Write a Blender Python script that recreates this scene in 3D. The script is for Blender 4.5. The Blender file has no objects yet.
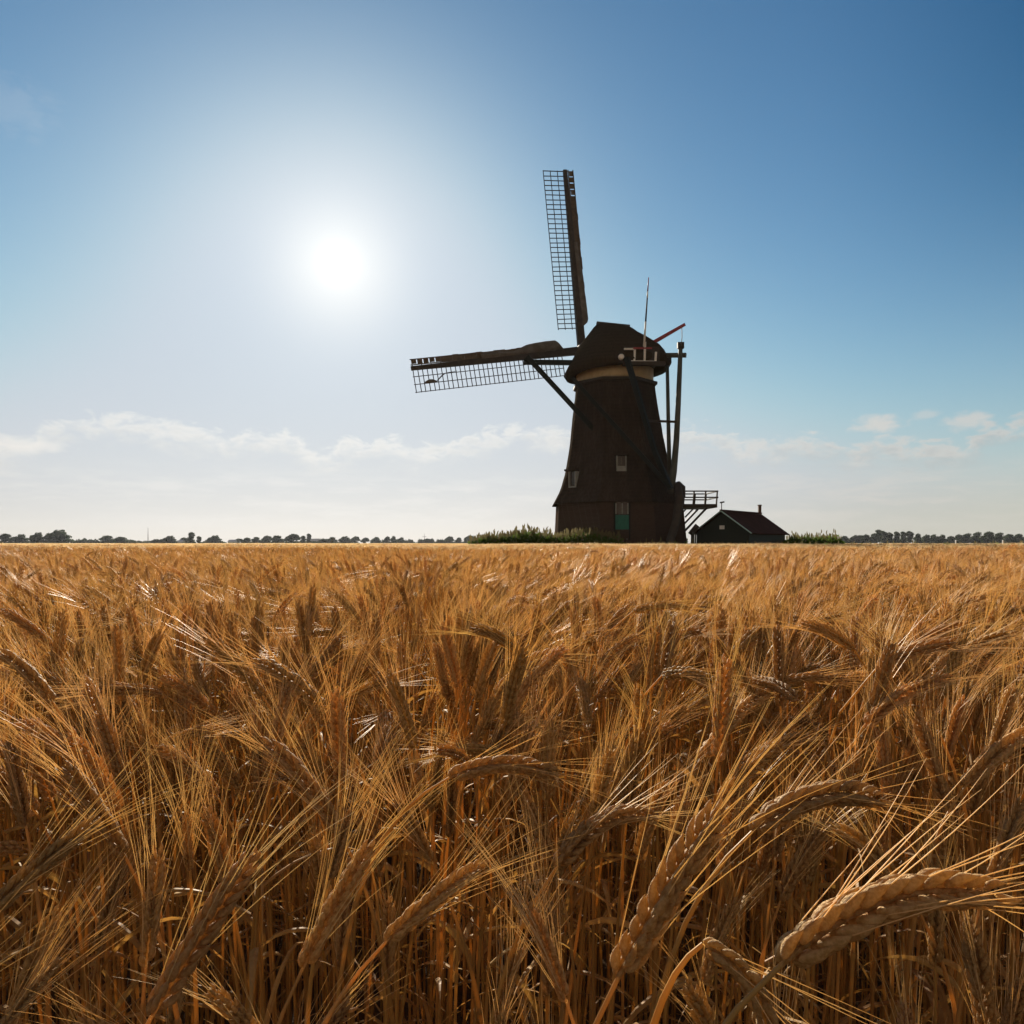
import bpy, bmesh, math, random
import numpy as np
from mathutils import Vector, Matrix

scene = bpy.context.scene
COL = scene.collection
R = math.radians

# ------------------------------------------------------------------ camera, sky, sun, exposure
F = 750.0            # focal length in pixels of the 1024 px frame
HZ = 543.3           # row of the horizon
CAM_Z = 1.05
cam = bpy.data.objects.new('camera', bpy.data.cameras.new('camera'))
COL.objects.link(cam)
cam.location = (0, 0, CAM_Z)
cam.rotation_euler = (math.pi / 2, 0, 0)
cam.data.sensor_width = 36
cam.data.lens = F / 1024 * 36
cam.data.shift_y = (HZ - 512) / 1024
cam.data.clip_start = 0.02
cam.data.clip_end = 6000
scene.camera = cam

scene.view_settings.view_transform = 'Standard'
scene.view_settings.look = 'None'
scene.view_settings.exposure = 1.0
scene.view_settings.gamma = 1.0
scene.cycles.use_denoising = True
try:
    scene.cycles.denoiser = 'OPENIMAGEDENOISE'
except Exception:
    pass
scene.cycles.max_bounces = 8
scene.cycles.transparent_max_bounces = 8
scene.cycles.sample_clamp_indirect = 4.0

SUN_AZ, SUN_EL = -13.06, 19.98          # degrees from +Y (negative = left) and above the horizon
SD = Vector((math.sin(R(SUN_AZ)) * math.cos(R(SUN_EL)), math.cos(R(SUN_AZ)) * math.cos(R(SUN_EL)), math.sin(R(SUN_EL))))
sun = bpy.data.lights.new('sun', 'SUN')
sun.energy = 5.0
sun.angle = R(0.5)
sun.color = (1.0, 0.90, 0.74)
so = bpy.data.objects.new('sun', sun)
COL.objects.link(so)
so.rotation_euler = SD.to_track_quat('Z', 'Y').to_euler()


class NG:
    """small helper round a node tree"""
    def __init__(s, nt): s.nt = nt
    def n(s, t, **k):
        d = s.nt.nodes.new(t)
        for a, b in k.items(): setattr(d, a, b)
        return d
    def put(s, sock, v):
        if v is None: return
        if hasattr(v, 'is_linked') or isinstance(v, bpy.types.NodeSocket): s.nt.links.new(v, sock)
        elif isinstance(v, (tuple, list)) and len(v) == 3 and sock.type == 'RGBA': sock.default_value = (*v, 1)
        else: sock.default_value = v
    def math(s, op, a, b=None, c=None, clamp=False):
        d = s.n('ShaderNodeMath', operation=op, use_clamp=clamp)
        for i, v in enumerate((a, b, c)): s.put(d.inputs[i], v)
        return d.outputs[0]
    def vec(s, op, a, b=None):
        d = s.n('ShaderNodeVectorMath', operation=op)
        s.put(d.inputs[0], a)
        if b is not None: s.put(d.inputs[1], b)
        return d.outputs['Value'] if op in ('DOT_PRODUCT', 'LENGTH') else d.outputs[0]
    def mix(s, f, a, b, mode='MIX'):
        d = s.n('ShaderNodeMix', data_type='RGBA', blend_type=mode, clamp_factor=True)
        s.put(d.inputs[0], f); s.put(d.inputs[6], a); s.put(d.inputs[7], b)
        return d.outputs[2]
    def noise(s, vec, scale, detail=4, rough=0.5, dist=0.0):
        d = s.n('ShaderNodeTexNoise')
        s.put(d.inputs['Vector'], vec); s.put(d.inputs['Scale'], scale)
        s.put(d.inputs['Detail'], detail); s.put(d.inputs['Roughness'], rough); s.put(d.inputs['Distortion'], dist)
        return d.outputs['Fac']
    def smooth(s, v, a, b, lo=0.0, hi=1.0):
        d = s.n('ShaderNodeMapRange', interpolation_type='SMOOTHSTEP')
        s.put(d.inputs[0], v); s.put(d.inputs[1], a); s.put(d.inputs[2], b); s.put(d.inputs[3], lo); s.put(d.inputs[4], hi)
        return d.outputs[0]
    def comb(s, x, y, z):
        d = s.n('ShaderNodeCombineXYZ')
        s.put(d.inputs[0], x); s.put(d.inputs[1], y); s.put(d.inputs[2], z)
        return d.outputs[0]
    def sep(s, v):
        d = s.n('ShaderNodeSeparateXYZ'); s.put(d.inputs[0], v)
        return d.outputs
    def ramp(s, f, stops):
        d = s.n('ShaderNodeValToRGB'); e = d.color_ramp.elements
        while len(e) < len(stops): e.new(0.5)
        for x, (p, c) in zip(e, stops): x.position = p; x.color = (*c, 1)
        s.put(d.inputs[0], f)
        return d.outputs[0]


def build_world():
    w = bpy.data.worlds.new('World')
    scene.world = w
    w.use_nodes = True
    g = NG(w.node_tree)
    bg = w.node_tree.nodes['Background']
    sky = g.n('ShaderNodeTexSky', sky_type='NISHITA', sun_disc=False)
    sky.sun_elevation = R(SUN_EL); sky.sun_rotation = R(SUN_AZ)
    sky.air_density, sky.dust_density, sky.ozone_density = 1.0, 0.3, 3.0
    d = g.n('ShaderNodeTexCoord').outputs['Generated']
    x, y, z = g.sep(d)
    el = g.math('MULTIPLY', g.math('ARCSINE', z), 57.2958)
    az = g.math('MULTIPLY', g.math('ARCTAN2', x, y), 57.2958)
    cs = g.math('MAXIMUM', g.vec('DOT_PRODUCT', d, tuple(SD)), 0.0)
    ang = g.math('MULTIPLY', g.math('ARCCOSINE', g.math('MINIMUM', cs, 1.0)), 57.2958)
    # clear sky: the physical sky, a little deeper in hue (a polarised, under-exposed daylight blue)
    c = g.sep(g.mix(1.0, sky.outputs[0], (0.1, 0.1, 0.1), 'MULTIPLY'))
    def chan(v, gam, k, cap):
        return g.math('SMOOTH_MIN', g.math('MULTIPLY', g.math('POWER', v, gam), k), cap, 0.30)
    base = g.comb(chan(c[0], 1.46, 1.26, 0.51), chan(c[1], 1.26, 1.18, 0.61), chan(c[2], 1.08, 0.955, 0.72))
    # the deepest blue lies well away from the sun
    deep = g.math('MULTIPLY', g.smooth(ang, 31.0, 54.0), g.smooth(el, 9.0, 30.0))
    base = g.vec('MULTIPLY', base, g.mix(deep, (1, 1, 1), (0.20, 0.56, 0.66)))
    # how close to the sun's side of the sky (1 near the sun, 0 far right)
    near = g.smooth(ang, 46.0, 14.0)
    # low haze towards the horizon
    hz = g.mix(near, (0.55, 0.515, 0.465), (0.92, 0.85, 0.745))
    fh = g.math('POWER', 2.718, g.math('MULTIPLY', g.math('MAXIMUM', el, 0.0), -0.15))
    colr = g.mix(g.math('MULTIPLY', fh, 0.93), base, hz)
    # cumulus bank low over the horizon: its upper edge as a curve over azimuth, broken up by noise
    P = [(-60, 3.0)]
    for px, py in ((0, 441), (30, 437), (45, 421), (100, 413), (150, 416), (195, 427), (260, 430), (292, 432), (318, 448), (345, 439), (372, 436), (420, 442),
                   (480, 430), (512, 425), (565, 428), (620, 431), (690, 427), (725, 431), (760, 440), (812, 433), (850, 443), (882, 436),
                   (920, 441), (955, 438), (985, 424), (1012, 416)):
        P.append((math.degrees(math.atan((px - 512) / F)), math.degrees(math.atan((HZ - py) / math.hypot(F, px - 512)))))
    P += [(42, 9.0), (60, 7.0)]
    fc = g.n('ShaderNodeFloatCurve')
    cv = fc.mapping.curves[0]
    while len(cv.points) < len(P): cv.points.new(0.5, 0.5)
    for q, (a, b) in zip(cv.points, P):
        q.location = ((a + 60) / 120, b / 12)
    fc.mapping.update()
    g.put(fc.inputs['Value'], g.math('DIVIDE', g.math('ADD', az, 60.0), 120.0))
    top = g.math('MULTIPLY', fc.outputs[0], 12.0)
    uv = g.comb(az, g.math('MULTIPLY', el, 2.1), 0.0)
    n1 = g.noise(uv, 0.50, 7, 0.62, 0.5)
    n2 = g.noise(g.vec('ADD', uv, (31.0, 7.0, 3.0)), 0.75, 5, 0.6, 0.4)
    n3 = g.noise(g.comb(g.math('MULTIPLY', az, 0.5), g.math('MULTIPLY', el, 2.6), 5.0), 0.5, 5, 0.6)
    depth = g.math('SUBTRACT', g.math('ADD', top, g.math('MULTIPLY', g.math('SUBTRACT', n1, 0.5), 4.0)), el)
    body = g.smooth(depth, -0.10, 0.65)
    fade = g.smooth(depth, 2.5, 0.3)
    lit = g.smooth(g.math('ADD', depth, g.math('MULTIPLY', g.math('SUBTRACT', n2, 0.5), 5.0)), 2.2, 0.0)
    under = g.mix(near, (0.48, 0.48, 0.47), (0.80, 0.79, 0.755))
    white = g.mix(near, (0.70, 0.64, 0.585), (0.92, 0.90, 0.85))
    ccol = g.mix(lit, under, white)
    streak = g.smooth(n3, 0.40, 0.72)
    dens = g.math('MULTIPLY', g.math('MULTIPLY', body, fade), g.smooth(n2, 0.30, 0.56, 0.15, 1.0), clamp=True)
    colr = g.mix(g.math('MULTIPLY', dens, 0.72), colr, ccol)
    # thin layered streaks between the bank and the horizon
    lay = g.math('MULTIPLY', g.math('MULTIPLY', streak, g.smooth(el, 0.8, 2.2)), g.smooth(el, 6.0, 4.0))
    colr = g.mix(g.math('MULTIPLY', lay, 0.35), colr, white)
    # single small puffs and high wisps
    for px, py, rx, ry, k in ((877, 424, 1.5, 0.6, 0.7), (928, 414, 0.9, 0.35, 0.35), (965, 420, 1.6, 0.55, 0.6), (18, 444, 2.6, 0.55, 0.7), (5, 104, 3.0, 1.6, 0.08)):
        a0 = math.degrees(math.atan((px - 512) / F)); e0 = math.degrees(math.atan((HZ - py) / math.hypot(F, px - 512)))
        q = g.vec('LENGTH', g.comb(g.math('DIVIDE', g.math('SUBTRACT', az, a0), rx), g.math('DIVIDE', g.math('SUBTRACT', el, e0), ry), 0.0))
        q = g.math('ADD', q, g.math('MULTIPLY', g.math('SUBTRACT', n2, 0.5), 2.2))
        colr = g.mix(g.math('MULTIPLY', g.smooth(q, 1.25, 0.2), k), colr, white)
    # the sun and the bright aureole of air round it
    def lobe(sig, amp):
        q = g.math('DIVIDE', ang, sig)
        return g.math('MULTIPLY', g.math('POWER', 2.718, g.math('MULTIPLY', g.math('MULTIPLY', q, q), -1.0)), amp)
    halo = g.math('MULTIPLY', g.math('POWER', 2.718, g.math('DIVIDE', ang, -2.2)), 0.17)
    glow = g.math('ADD', g.math('ADD', lobe(0.85, 0.8), lobe(11.5, 0.145)), halo)
    colr = g.mix(1.0, colr, g.mix(1.0, (1.0, 0.93, 0.82), g.comb(glow, glow, glow), 'MULTIPLY'), 'ADD')
    g4 = lobe(4.3, 0.26)
    colr = g.mix(1.0, colr, g.mix(1.0, (1.0, 0.80, 0.50), g.comb(g4, g4, g4), 'MULTIPLY'), 'ADD')
    # behind the camera: unseen warm cloud, added as fill light for the shaded wheat
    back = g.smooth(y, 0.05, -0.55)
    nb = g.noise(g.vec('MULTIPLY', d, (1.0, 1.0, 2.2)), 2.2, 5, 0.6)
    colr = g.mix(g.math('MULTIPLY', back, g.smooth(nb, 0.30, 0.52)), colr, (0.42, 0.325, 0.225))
    # below the horizon: dim ground tone
    colr = g.mix(g.smooth(el, -0.4, -2.0), colr, (0.10, 0.07, 0.035))
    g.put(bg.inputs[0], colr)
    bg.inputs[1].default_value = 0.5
    try: w.cycles.sampling_method = 'MANUAL'; w.cycles.sample_map_resolution = 1024
    except Exception: pass


build_world()


# ------------------------------------------------------------------ helpers
def at(px, py, y):
    """the point at depth y that lies in the direction of a photograph pixel"""
    return Vector(((px - 512) / F * y, y, CAM_Z + (HZ - py) / F * y))


class MB:
    """collects shapes in world coordinates and links them as ONE mesh object"""
    def __init__(s): s.v = []; s.f = []; s.sm = []
    def add(s, vs, fs, smooth=False):
        b = len(s.v)
        s.v += [tuple(v) for v in vs]
        s.f += [tuple(i + b for i in f) for f in fs]
        s.sm += [smooth] * len(fs)
        return s
    def frame_box(s, c, ax, ay, az):
        """box with centre c and half-axis vectors"""
        c, ax, ay, az = map(Vector, (c, ax, ay, az))
        vs = [c + i * ax + j * ay + k * az for k in (-1, 1) for j in (-1, 1) for i in (-1, 1)]
        return s.add(vs, [(0, 2, 3, 1), (4, 5, 7, 6), (0, 1, 5, 4), (2, 6, 7, 3), (0, 4, 6, 2), (1, 3, 7, 5)])
    def box(s, x0, x1, y0, y1, z0, z1):
        return s.frame_box(((x0 + x1) / 2, (y0 + y1) / 2, (z0 + z1) / 2), ((x1 - x0) / 2, 0, 0), (0, (y1 - y0) / 2, 0), (0, 0, (z1 - z0) / 2))
    def bar(s, a, b, w, h=None, w2=None, up=(0, 0, 1)):
        """squared timber from a to b, bevelled a little by its eight-sided section"""
        a, b = Vector(a), Vector(b); h = h or w; k = (w2 or w) / w
        d = (b - a).normalized(); up = Vector(up)
        if abs(d.dot(up)) > 0.95: up = Vector((0, 1, 0))
        x = d.cross(up).normalized(); y = x.cross(d).normalized()
        q = 0.82
        sec = [(1, q), (q, 1), (-q, 1), (-1, q), (-1, -q), (-q, -1), (q, -1), (1, -q)]
        vs = [a + x * (w / 2 * p) + y * (h / 2 * r) for p, r in sec] + [b + x * (w / 2 * k * p) + y * (h / 2 * k * r) for p, r in sec]
        return s.add(vs, [(i, (i + 1) % 8, 8 + (i + 1) % 8, 8 + i) for i in range(8)] + [tuple(range(7, -1, -1)), tuple(range(8, 16))])
    def tube(s, pts, rad, n=8, caps=True):
        pts = [Vector(p) for p in pts]
        rad = rad if hasattr(rad, '__len__') else [rad] * len(pts)
        vs = []; x = None
        for i, p in enumerate(pts):
            d = (pts[min(i + 1, len(pts) - 1)] - pts[max(i - 1, 0)]).normalized()
            if x is None: x = d.orthogonal().normalized()
            x = (x - d * x.dot(d)).normalized(); y = d.cross(x)
            vs += [p + (x * math.cos(2 * math.pi * k / n) + y * math.sin(2 * math.pi * k / n)) * rad[i] for k in range(n)]
        m = len(pts)
        s.add(vs, [(i * n + k, i * n + (k + 1) % n, (i + 1) * n + (k + 1) % n, (i + 1) * n + k) for i in range(m - 1) for k in range(n)], True)
        if caps:
            b = len(s.v) - len(vs)
            s.f += [tuple(b + k for k in range(n - 1, -1, -1)), tuple(b + (m - 1) * n + k for k in range(n))]; s.sm += [False, False]
        return s
    def loft(s, rings, close=True, smooth=False, cap0=True, cap1=True):
        n = len(rings[0]); b = len(s.v)
        s.v += [tuple(v) for r in rings for v in r]
        for i in range(len(rings) - 1):
            for k in range(n if close else n - 1):
                s.f.append((b + i * n + k, b + i * n + (k + 1) % n, b + (i + 1) * n + (k + 1) % n, b + (i + 1) * n + k)); s.sm.append(smooth)
        if cap0: s.f.append(tuple(b + k for k in range(n - 1, -1, -1))); s.sm.append(False)
        if cap1: s.f.append(tuple(b + (len(rings) - 1) * n + k for k in range(n))); s.sm.append(False)
        return s
    def build(s, name, mat, parent=None, org=(0, 0, 0)):
        org = Vector(org)
        me = bpy.data.meshes.new(name)
        me.from_pydata([tuple(Vector(v) - org) for v in s.v], [], s.f)
        me.polygons.foreach_set('use_smooth', s.sm)
        me.materials.append(mat); me.update()
        o = bpy.data.objects.new(name, me); COL.objects.link(o)
        if parent: o.parent = parent
        else: o.location = org
        return o


def tag(o, label=None, cat=None, group=None, kind=None):
    for k, v in (('label', label), ('category', cat), ('group', group), ('kind', kind)):
        if v: o[k] = v
    return o


def empty(name, loc, label, cat, group=None):
    o = bpy.data.objects.new(name, None); COL.objects.link(o)
    o.location = loc; o.empty_display_size = 0.2
    return tag(o, label, cat, group)


# ------------------------------------------------------------------ materials
def mat(name, base, rough=0.7, spec=0.3, vary=None, scale=6.0, detail=5, stretch=(1, 1, 1), bump=0.0, bscale=None, trans=0.0, tcol=None, rand=0.0, metal=0.0, coords='Object', extra=None):
    """procedural surface: two tones blended by noise, a fine bump, optional light passing through"""
    m = bpy.data.materials.new(name); m.use_nodes = True
    nt = m.node_tree; g = NG(nt); b = nt.nodes['Principled BSDF']; out = nt.nodes['Material Output']
    co = g.n('ShaderNodeTexCoord').outputs[coords]
    v = g.vec('MULTIPLY', co, tuple(stretch))
    n = g.noise(v, scale, detail, 0.6)
    c = g.mix(g.smooth(n, 0.3, 0.7), base, vary or tuple(k * 0.7 for k in base))
    if extra: c = extra(g, co, c)
    if rand:
        r = g.n('ShaderNodeObjectInfo').outputs['Random']
        h = g.n('ShaderNodeHueSaturation')
        g.put(h.inputs['Color'], c); g.put(h.inputs['Value'], g.math('ADD', 1 - rand, g.math('MULTIPLY', r, 2 * rand)))
        g.put(h.inputs['Hue'], g.math('ADD', 0.5 - 0.006, g.math('MULTIPLY', g.math('FRACT', g.math('MULTIPLY', r, 7.31)), 0.012)))
        c = h.outputs[0]
    g.put(b.inputs['Base Color'], c); b.inputs['Roughness'].default_value = rough
    b.inputs['Specular IOR Level'].default_value = spec; b.inputs['Metallic'].default_value = metal
    if bump:
        bn = g.n('ShaderNodeBump'); bn.inputs['Strength'].default_value = bump
        bn.inputs['Distance'].default_value = 0.02
        g.put(bn.inputs['Height'], g.noise(v, bscale or scale * 4, 6, 0.65)); g.put(b.inputs['Normal'], bn.outputs[0])
    if trans:
        t = g.n('ShaderNodeBsdfTranslucent'); g.put(t.inputs[0], g.mix(1.0, c, tcol or (1, 1, 1), 'MULTIPLY'))
        mx = g.n('ShaderNodeMixShader'); mx.inputs[0].default_value = trans
        g.put(mx.inputs[1], b.outputs[0]); g.put(mx.inputs[2], t.outputs[0]); g.put(out.inputs[0], mx.outputs[0])
    return m


def brick_extra(g, co, c):
    t = g.n('ShaderNodeTexBrick')
    x, y, z = g.sep(co)
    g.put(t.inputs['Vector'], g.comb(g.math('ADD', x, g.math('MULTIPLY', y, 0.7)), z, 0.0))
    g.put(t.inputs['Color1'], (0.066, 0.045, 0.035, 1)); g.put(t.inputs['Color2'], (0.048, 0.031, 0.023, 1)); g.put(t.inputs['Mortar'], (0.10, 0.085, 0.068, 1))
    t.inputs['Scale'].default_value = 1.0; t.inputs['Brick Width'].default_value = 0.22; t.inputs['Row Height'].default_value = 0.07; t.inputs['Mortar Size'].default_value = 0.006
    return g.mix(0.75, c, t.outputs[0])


def thatch_extra(g, co, c):
    x, y, z = g.sep(co)
    n = g.noise(g.comb(g.math('MULTIPLY', x, 9.0), g.math('MULTIPLY', y, 9.0), g.math('MULTIPLY', z, 1.2)), 1.0, 5, 0.7)
    rows = g.n('ShaderNodeTexWave', wave_type='BANDS', bands_direction='Z')
    g.put(rows.inputs['Vector'], co); rows.inputs['Scale'].default_value = 1.1; rows.inputs['Distortion'].default_value = 1.6; rows.inputs['Detail'].default_value = 3
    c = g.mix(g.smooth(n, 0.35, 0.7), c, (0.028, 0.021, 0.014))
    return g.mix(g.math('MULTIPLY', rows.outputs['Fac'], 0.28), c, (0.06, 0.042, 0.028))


M = {
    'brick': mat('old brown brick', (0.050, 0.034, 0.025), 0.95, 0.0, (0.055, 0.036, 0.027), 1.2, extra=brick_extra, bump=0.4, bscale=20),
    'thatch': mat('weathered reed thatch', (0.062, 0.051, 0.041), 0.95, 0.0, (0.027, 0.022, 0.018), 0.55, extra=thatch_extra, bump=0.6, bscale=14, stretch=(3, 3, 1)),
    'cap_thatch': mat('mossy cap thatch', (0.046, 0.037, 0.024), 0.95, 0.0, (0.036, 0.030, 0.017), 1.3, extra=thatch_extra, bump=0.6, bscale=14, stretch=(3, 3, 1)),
    'cream': mat('cream painted boards', (0.50, 0.39, 0.22), 0.6, 0.3, (0.40, 0.31, 0.17), 3),
    'green_wood': mat('dark green painted timber', (0.010, 0.014, 0.010), 0.6, 0.2, (0.007, 0.010, 0.008), 4, stretch=(1, 1, 0.3)),
    'dark_wood': mat('tarred dark timber', (0.035, 0.030, 0.026), 0.7, 0.25, (0.055, 0.045, 0.035), 3),
    'grey_wood': mat('grey green pole timber', (0.085, 0.088, 0.072), 0.6, 0.3, (0.05, 0.055, 0.045), 3, stretch=(1, 1, 0.2)),
    'board_wood': mat('brown sail boards', (0.11, 0.075, 0.04), 0.6, 0.35, (0.06, 0.042, 0.025), 3, trans=0.05, tcol=(1, 0.8, 0.5)),
    'white': mat('white paint', (0.78, 0.77, 0.72), 0.5, 0.4, (0.66, 0.65, 0.60), 5),
    'old_white': mat('dull white window paint', (0.29, 0.305, 0.285), 0.6, 0.2, (0.22, 0.23, 0.21), 5),
    'door_green': mat('teal green door paint', (0.010, 0.14, 0.105), 0.45, 0.4, (0.008, 0.10, 0.078), 4, stretch=(6, 1, 0.6)),
    'red': mat('dark red paint', (0.34, 0.035, 0.045), 0.5, 0.4, (0.24, 0.03, 0.035), 5),
    'canvas': mat('furled grey canvas', (0.17, 0.155, 0.135), 0.85, 0.1, (0.11, 0.10, 0.085), 2, trans=0.15, bump=0.5, bscale=5),
    'glass': mat('dark window glass', (0.035, 0.022, 0.015), 0.08, 0.5, (0.05, 0.03, 0.02), 2),
    'rope': mat('pale rope', (0.55, 0.50, 0.42), 0.8, 0.2),
    'tile': mat('dark red roof tiles', (0.060, 0.027, 0.018), 0.9, 0.03, (0.036, 0.019, 0.013), 2.5, bump=0.5, bscale=6),
    'shed_wood': mat('black green shed boards', (0.022, 0.030, 0.024), 0.6, 0.3, (0.030, 0.036, 0.030), 4, stretch=(8, 8, 0.5)),
    'barge': mat('pale green white bargeboard', (0.42, 0.58, 0.49), 0.5, 0.35, (0.35, 0.50, 0.42), 4),
    'chimney_brick': mat('sooty chimney brick', (0.16, 0.10, 0.075), 0.85, 0.2, (0.09, 0.06, 0.05), 6),
    'bark': mat('tree bark', (0.07, 0.052, 0.038), 0.9, 0.15, (0.045, 0.035, 0.027), 2),
    'leaf_dark': mat('dark tree foliage', (0.055, 0.085, 0.030), 0.6, 0.25, (0.035, 0.058, 0.022), 0.6, trans=0.25, rand=0.2),
    'leaf_pop': mat('poplar foliage', (0.065, 0.090, 0.040), 0.6, 0.25, (0.045, 0.062, 0.028), 0.6, trans=0.25, rand=0.2),
    'reed': mat('green reed blades', (0.070, 0.125, 0.018), 0.6, 0.1, (0.095, 0.13, 0.028), 1.2, trans=0.42),
    'reed_head': mat('pale reed plumes', (0.15, 0.13, 0.065), 0.8, 0.05, (0.11, 0.09, 0.045), 3, trans=0.3),
    'ear': mat('ripe wheat grain', (0.86, 0.60, 0.30), 0.55, 0.18, (0.58, 0.34, 0.13), 300, 5, bump=0.7, bscale=420, trans=0.40, tcol=(1, 0.90, 0.66), rand=0.18),
    'awn': mat('wheat awn', (0.88, 0.69, 0.40), 0.42, 0.35, (0.81, 0.58, 0.29), 20, 2, trans=0.55, tcol=(1, 0.97, 0.88), rand=0.12),
    'stem': mat('wheat straw', (0.68, 0.43, 0.155), 0.42, 0.38, (0.49, 0.285, 0.09), 30, 3, trans=0.48, tcol=(1, 0.88, 0.62), rand=0.16, stretch=(1, 1, 0.12)),
    'leaf': mat('dry wheat leaf', (0.50, 0.31, 0.11), 0.6, 0.2, (0.36, 0.19, 0.06), 40, 4, trans=0.28, tcol=(1, 0.8, 0.45), rand=0.18),
    'soil': mat('dark field soil', (0.075, 0.048, 0.028), 0.95, 0.1, (0.12, 0.078, 0.042), 3.0, 8, bump=0.8, bscale=30),
    'grass_ground': mat('rough grass ground', (0.065, 0.085, 0.028), 0.9, 0.1, (0.11, 0.10, 0.045), 0.8, 6),
    'track': mat('pale gravel track', (0.42, 0.38, 0.31), 0.9, 0.1, (0.34, 0.30, 0.24), 2),
    'canopy': mat('ripe wheat from afar', (0.30, 0.18, 0.065), 0.9, 0.0, (0.22, 0.12, 0.04), 0.35, 8, bump=1.0, bscale=9, trans=0.2),
    'pale_roof': mat('pale metal roof', (0.72, 0.70, 0.66), 0.4, 0.4, (0.62, 0.60, 0.56), 1),
    'iron': mat('grey iron', (0.12, 0.12, 0.12), 0.5, 0.5, (0.08, 0.08, 0.08), 4),
}

# ------------------------------------------------------------------ ground
def sheet(name, x0, x1, y0, y1, z, m, nx=1, ny=1):
    vs = [(x0 + (x1 - x0) * i / nx, y0 + (y1 - y0) * j / ny, z) for j in range(ny + 1) for i in range(nx + 1)]
    fs = [(j * (nx + 1) + i, j * (nx + 1) + i + 1, (j + 1) * (nx + 1) + i + 1, (j + 1) * (nx + 1) + i) for j in range(ny) for i in range(nx)]
    return tag(MB().add(vs, fs).build(name, m), kind='structure')

sheet('ground', -1400, 1400, -30, 1400, 0.0, M['soil'], 4, 4)
sheet('grass_yard', -6.0, 34, 48.6, 84, 0.004, M['grass_ground'], 4, 4)
sheet('far_meadow', -1390, 1390, 470, 1390, 0.004, M['grass_ground'], 4, 4)

# ------------------------------------------------------------------ the windmill
ML = Vector((7.75, 56.0, 0.0))
mill = empty('windmill', ML, 'tall dark thatched windmill with lattice sails and a cream band under its cap', 'windmill')


def octagon(xc, a, z, n_sub=4):
    """eight-sided ring with a flat side towards the camera; apothem a"""
    r = a / math.cos(math.pi / 8)
    c = [Vector((xc + r * math.sin(math.pi / 8 + k * math.pi / 4), 56.0 - r * math.cos(math.pi / 8 + k * math.pi / 4), z)) for k in range(8)]
    return [c[k].lerp(c[(k + 1) % 8], j / n_sub) for k in range(8) for j in range(n_sub)]

BODY = [(4.62, 7.71, 3.92), (4.19, 7.86, 5.0), (3.72, 7.81, 6.4), (3.35, 7.75, 8.35), (3.04, 7.66, 10.75), (2.77, 7.645, 12.72)]   # apothem, centre x, height
BASE = [(4.76, 7.95, 0.0), (4.68, 7.94, 1.0), (4.476, 7.87, 3.90)]


def prof(tab, z):
    for p, q in zip(tab, tab[1:]):
        if p[2] <= z <= q[2]:
            t = (z - p[2]) / (q[2] - p[2]); return p[0] + (q[0] - p[0]) * t, p[1] + (q[1] - p[1]) * t
    return (tab[0] if z < tab[0][2] else tab[-1])[:2]


def facet_hit(tab, px, py, deg):
    """where the view ray through a pixel meets the facet of the tower whose normal points deg to the right of the camera"""
    n = Vector((math.sin(R(deg)), -math.cos(R(deg)), 0)); lo, hi = 40.0, 62.0
    for _ in range(50):
        y = (lo + hi) / 2; p = at(px, py, y); a, xc = prof(tab, p.z)
        if (p - Vector((xc, 56, p.z))).dot(n) > a: lo = y
        else: hi = y
    return at(px, py, (lo + hi) / 2), n

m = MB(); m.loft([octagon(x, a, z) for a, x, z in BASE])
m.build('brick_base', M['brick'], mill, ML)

rng = random.Random(5)
rings = [octagon(7.72, 4.30, 3.905), octagon(7.71, 4.60, 3.86)]
zs = [3.92 + (12.72 - 3.92) * (i / 22) ** 0.9 for i in range(23)]
for z in zs:
    a, x = prof(BODY, z)
    # soften the kinks of the curved profile
    a2 = (prof(BODY, max(3.92, z - 0.5))[0] + 2 * a + prof(BODY, min(12.72, z + 0.5))[0]) / 4 if z > 4.3 else a
    rings.append([p + Vector((rng.uniform(-1, 1), rng.uniform(-1, 1), 0)) * 0.012 for p in octagon(x, a2, z)])
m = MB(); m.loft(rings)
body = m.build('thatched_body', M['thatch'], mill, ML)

m = MB()
for z0, z1, r in ((12.60, 12.86, 2.98),):
    m.loft([octagon(7.645, r - 0.12, z0), octagon(7.645, r, z0 + 0.08), octagon(7.645, r, z1)])
m.build('eave_ring', M['dark_wood'], mill, ML)
m = MB(); ring = lambda r, z, dz=0.0: [Vector((7.66 + r * math.cos(t), 56 + r * math.sin(t), z + dz * math.cos(t))) for t in [2 * math.pi * k / 48 for k in range(48)]]
m.loft([ring(2.86, 12.88), ring(2.86, 13.12, 0.05), ring(2.86, 13.75, 0.15)], smooth=True)
m.build('collar_band', M['cream'], mill, ML)

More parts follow.
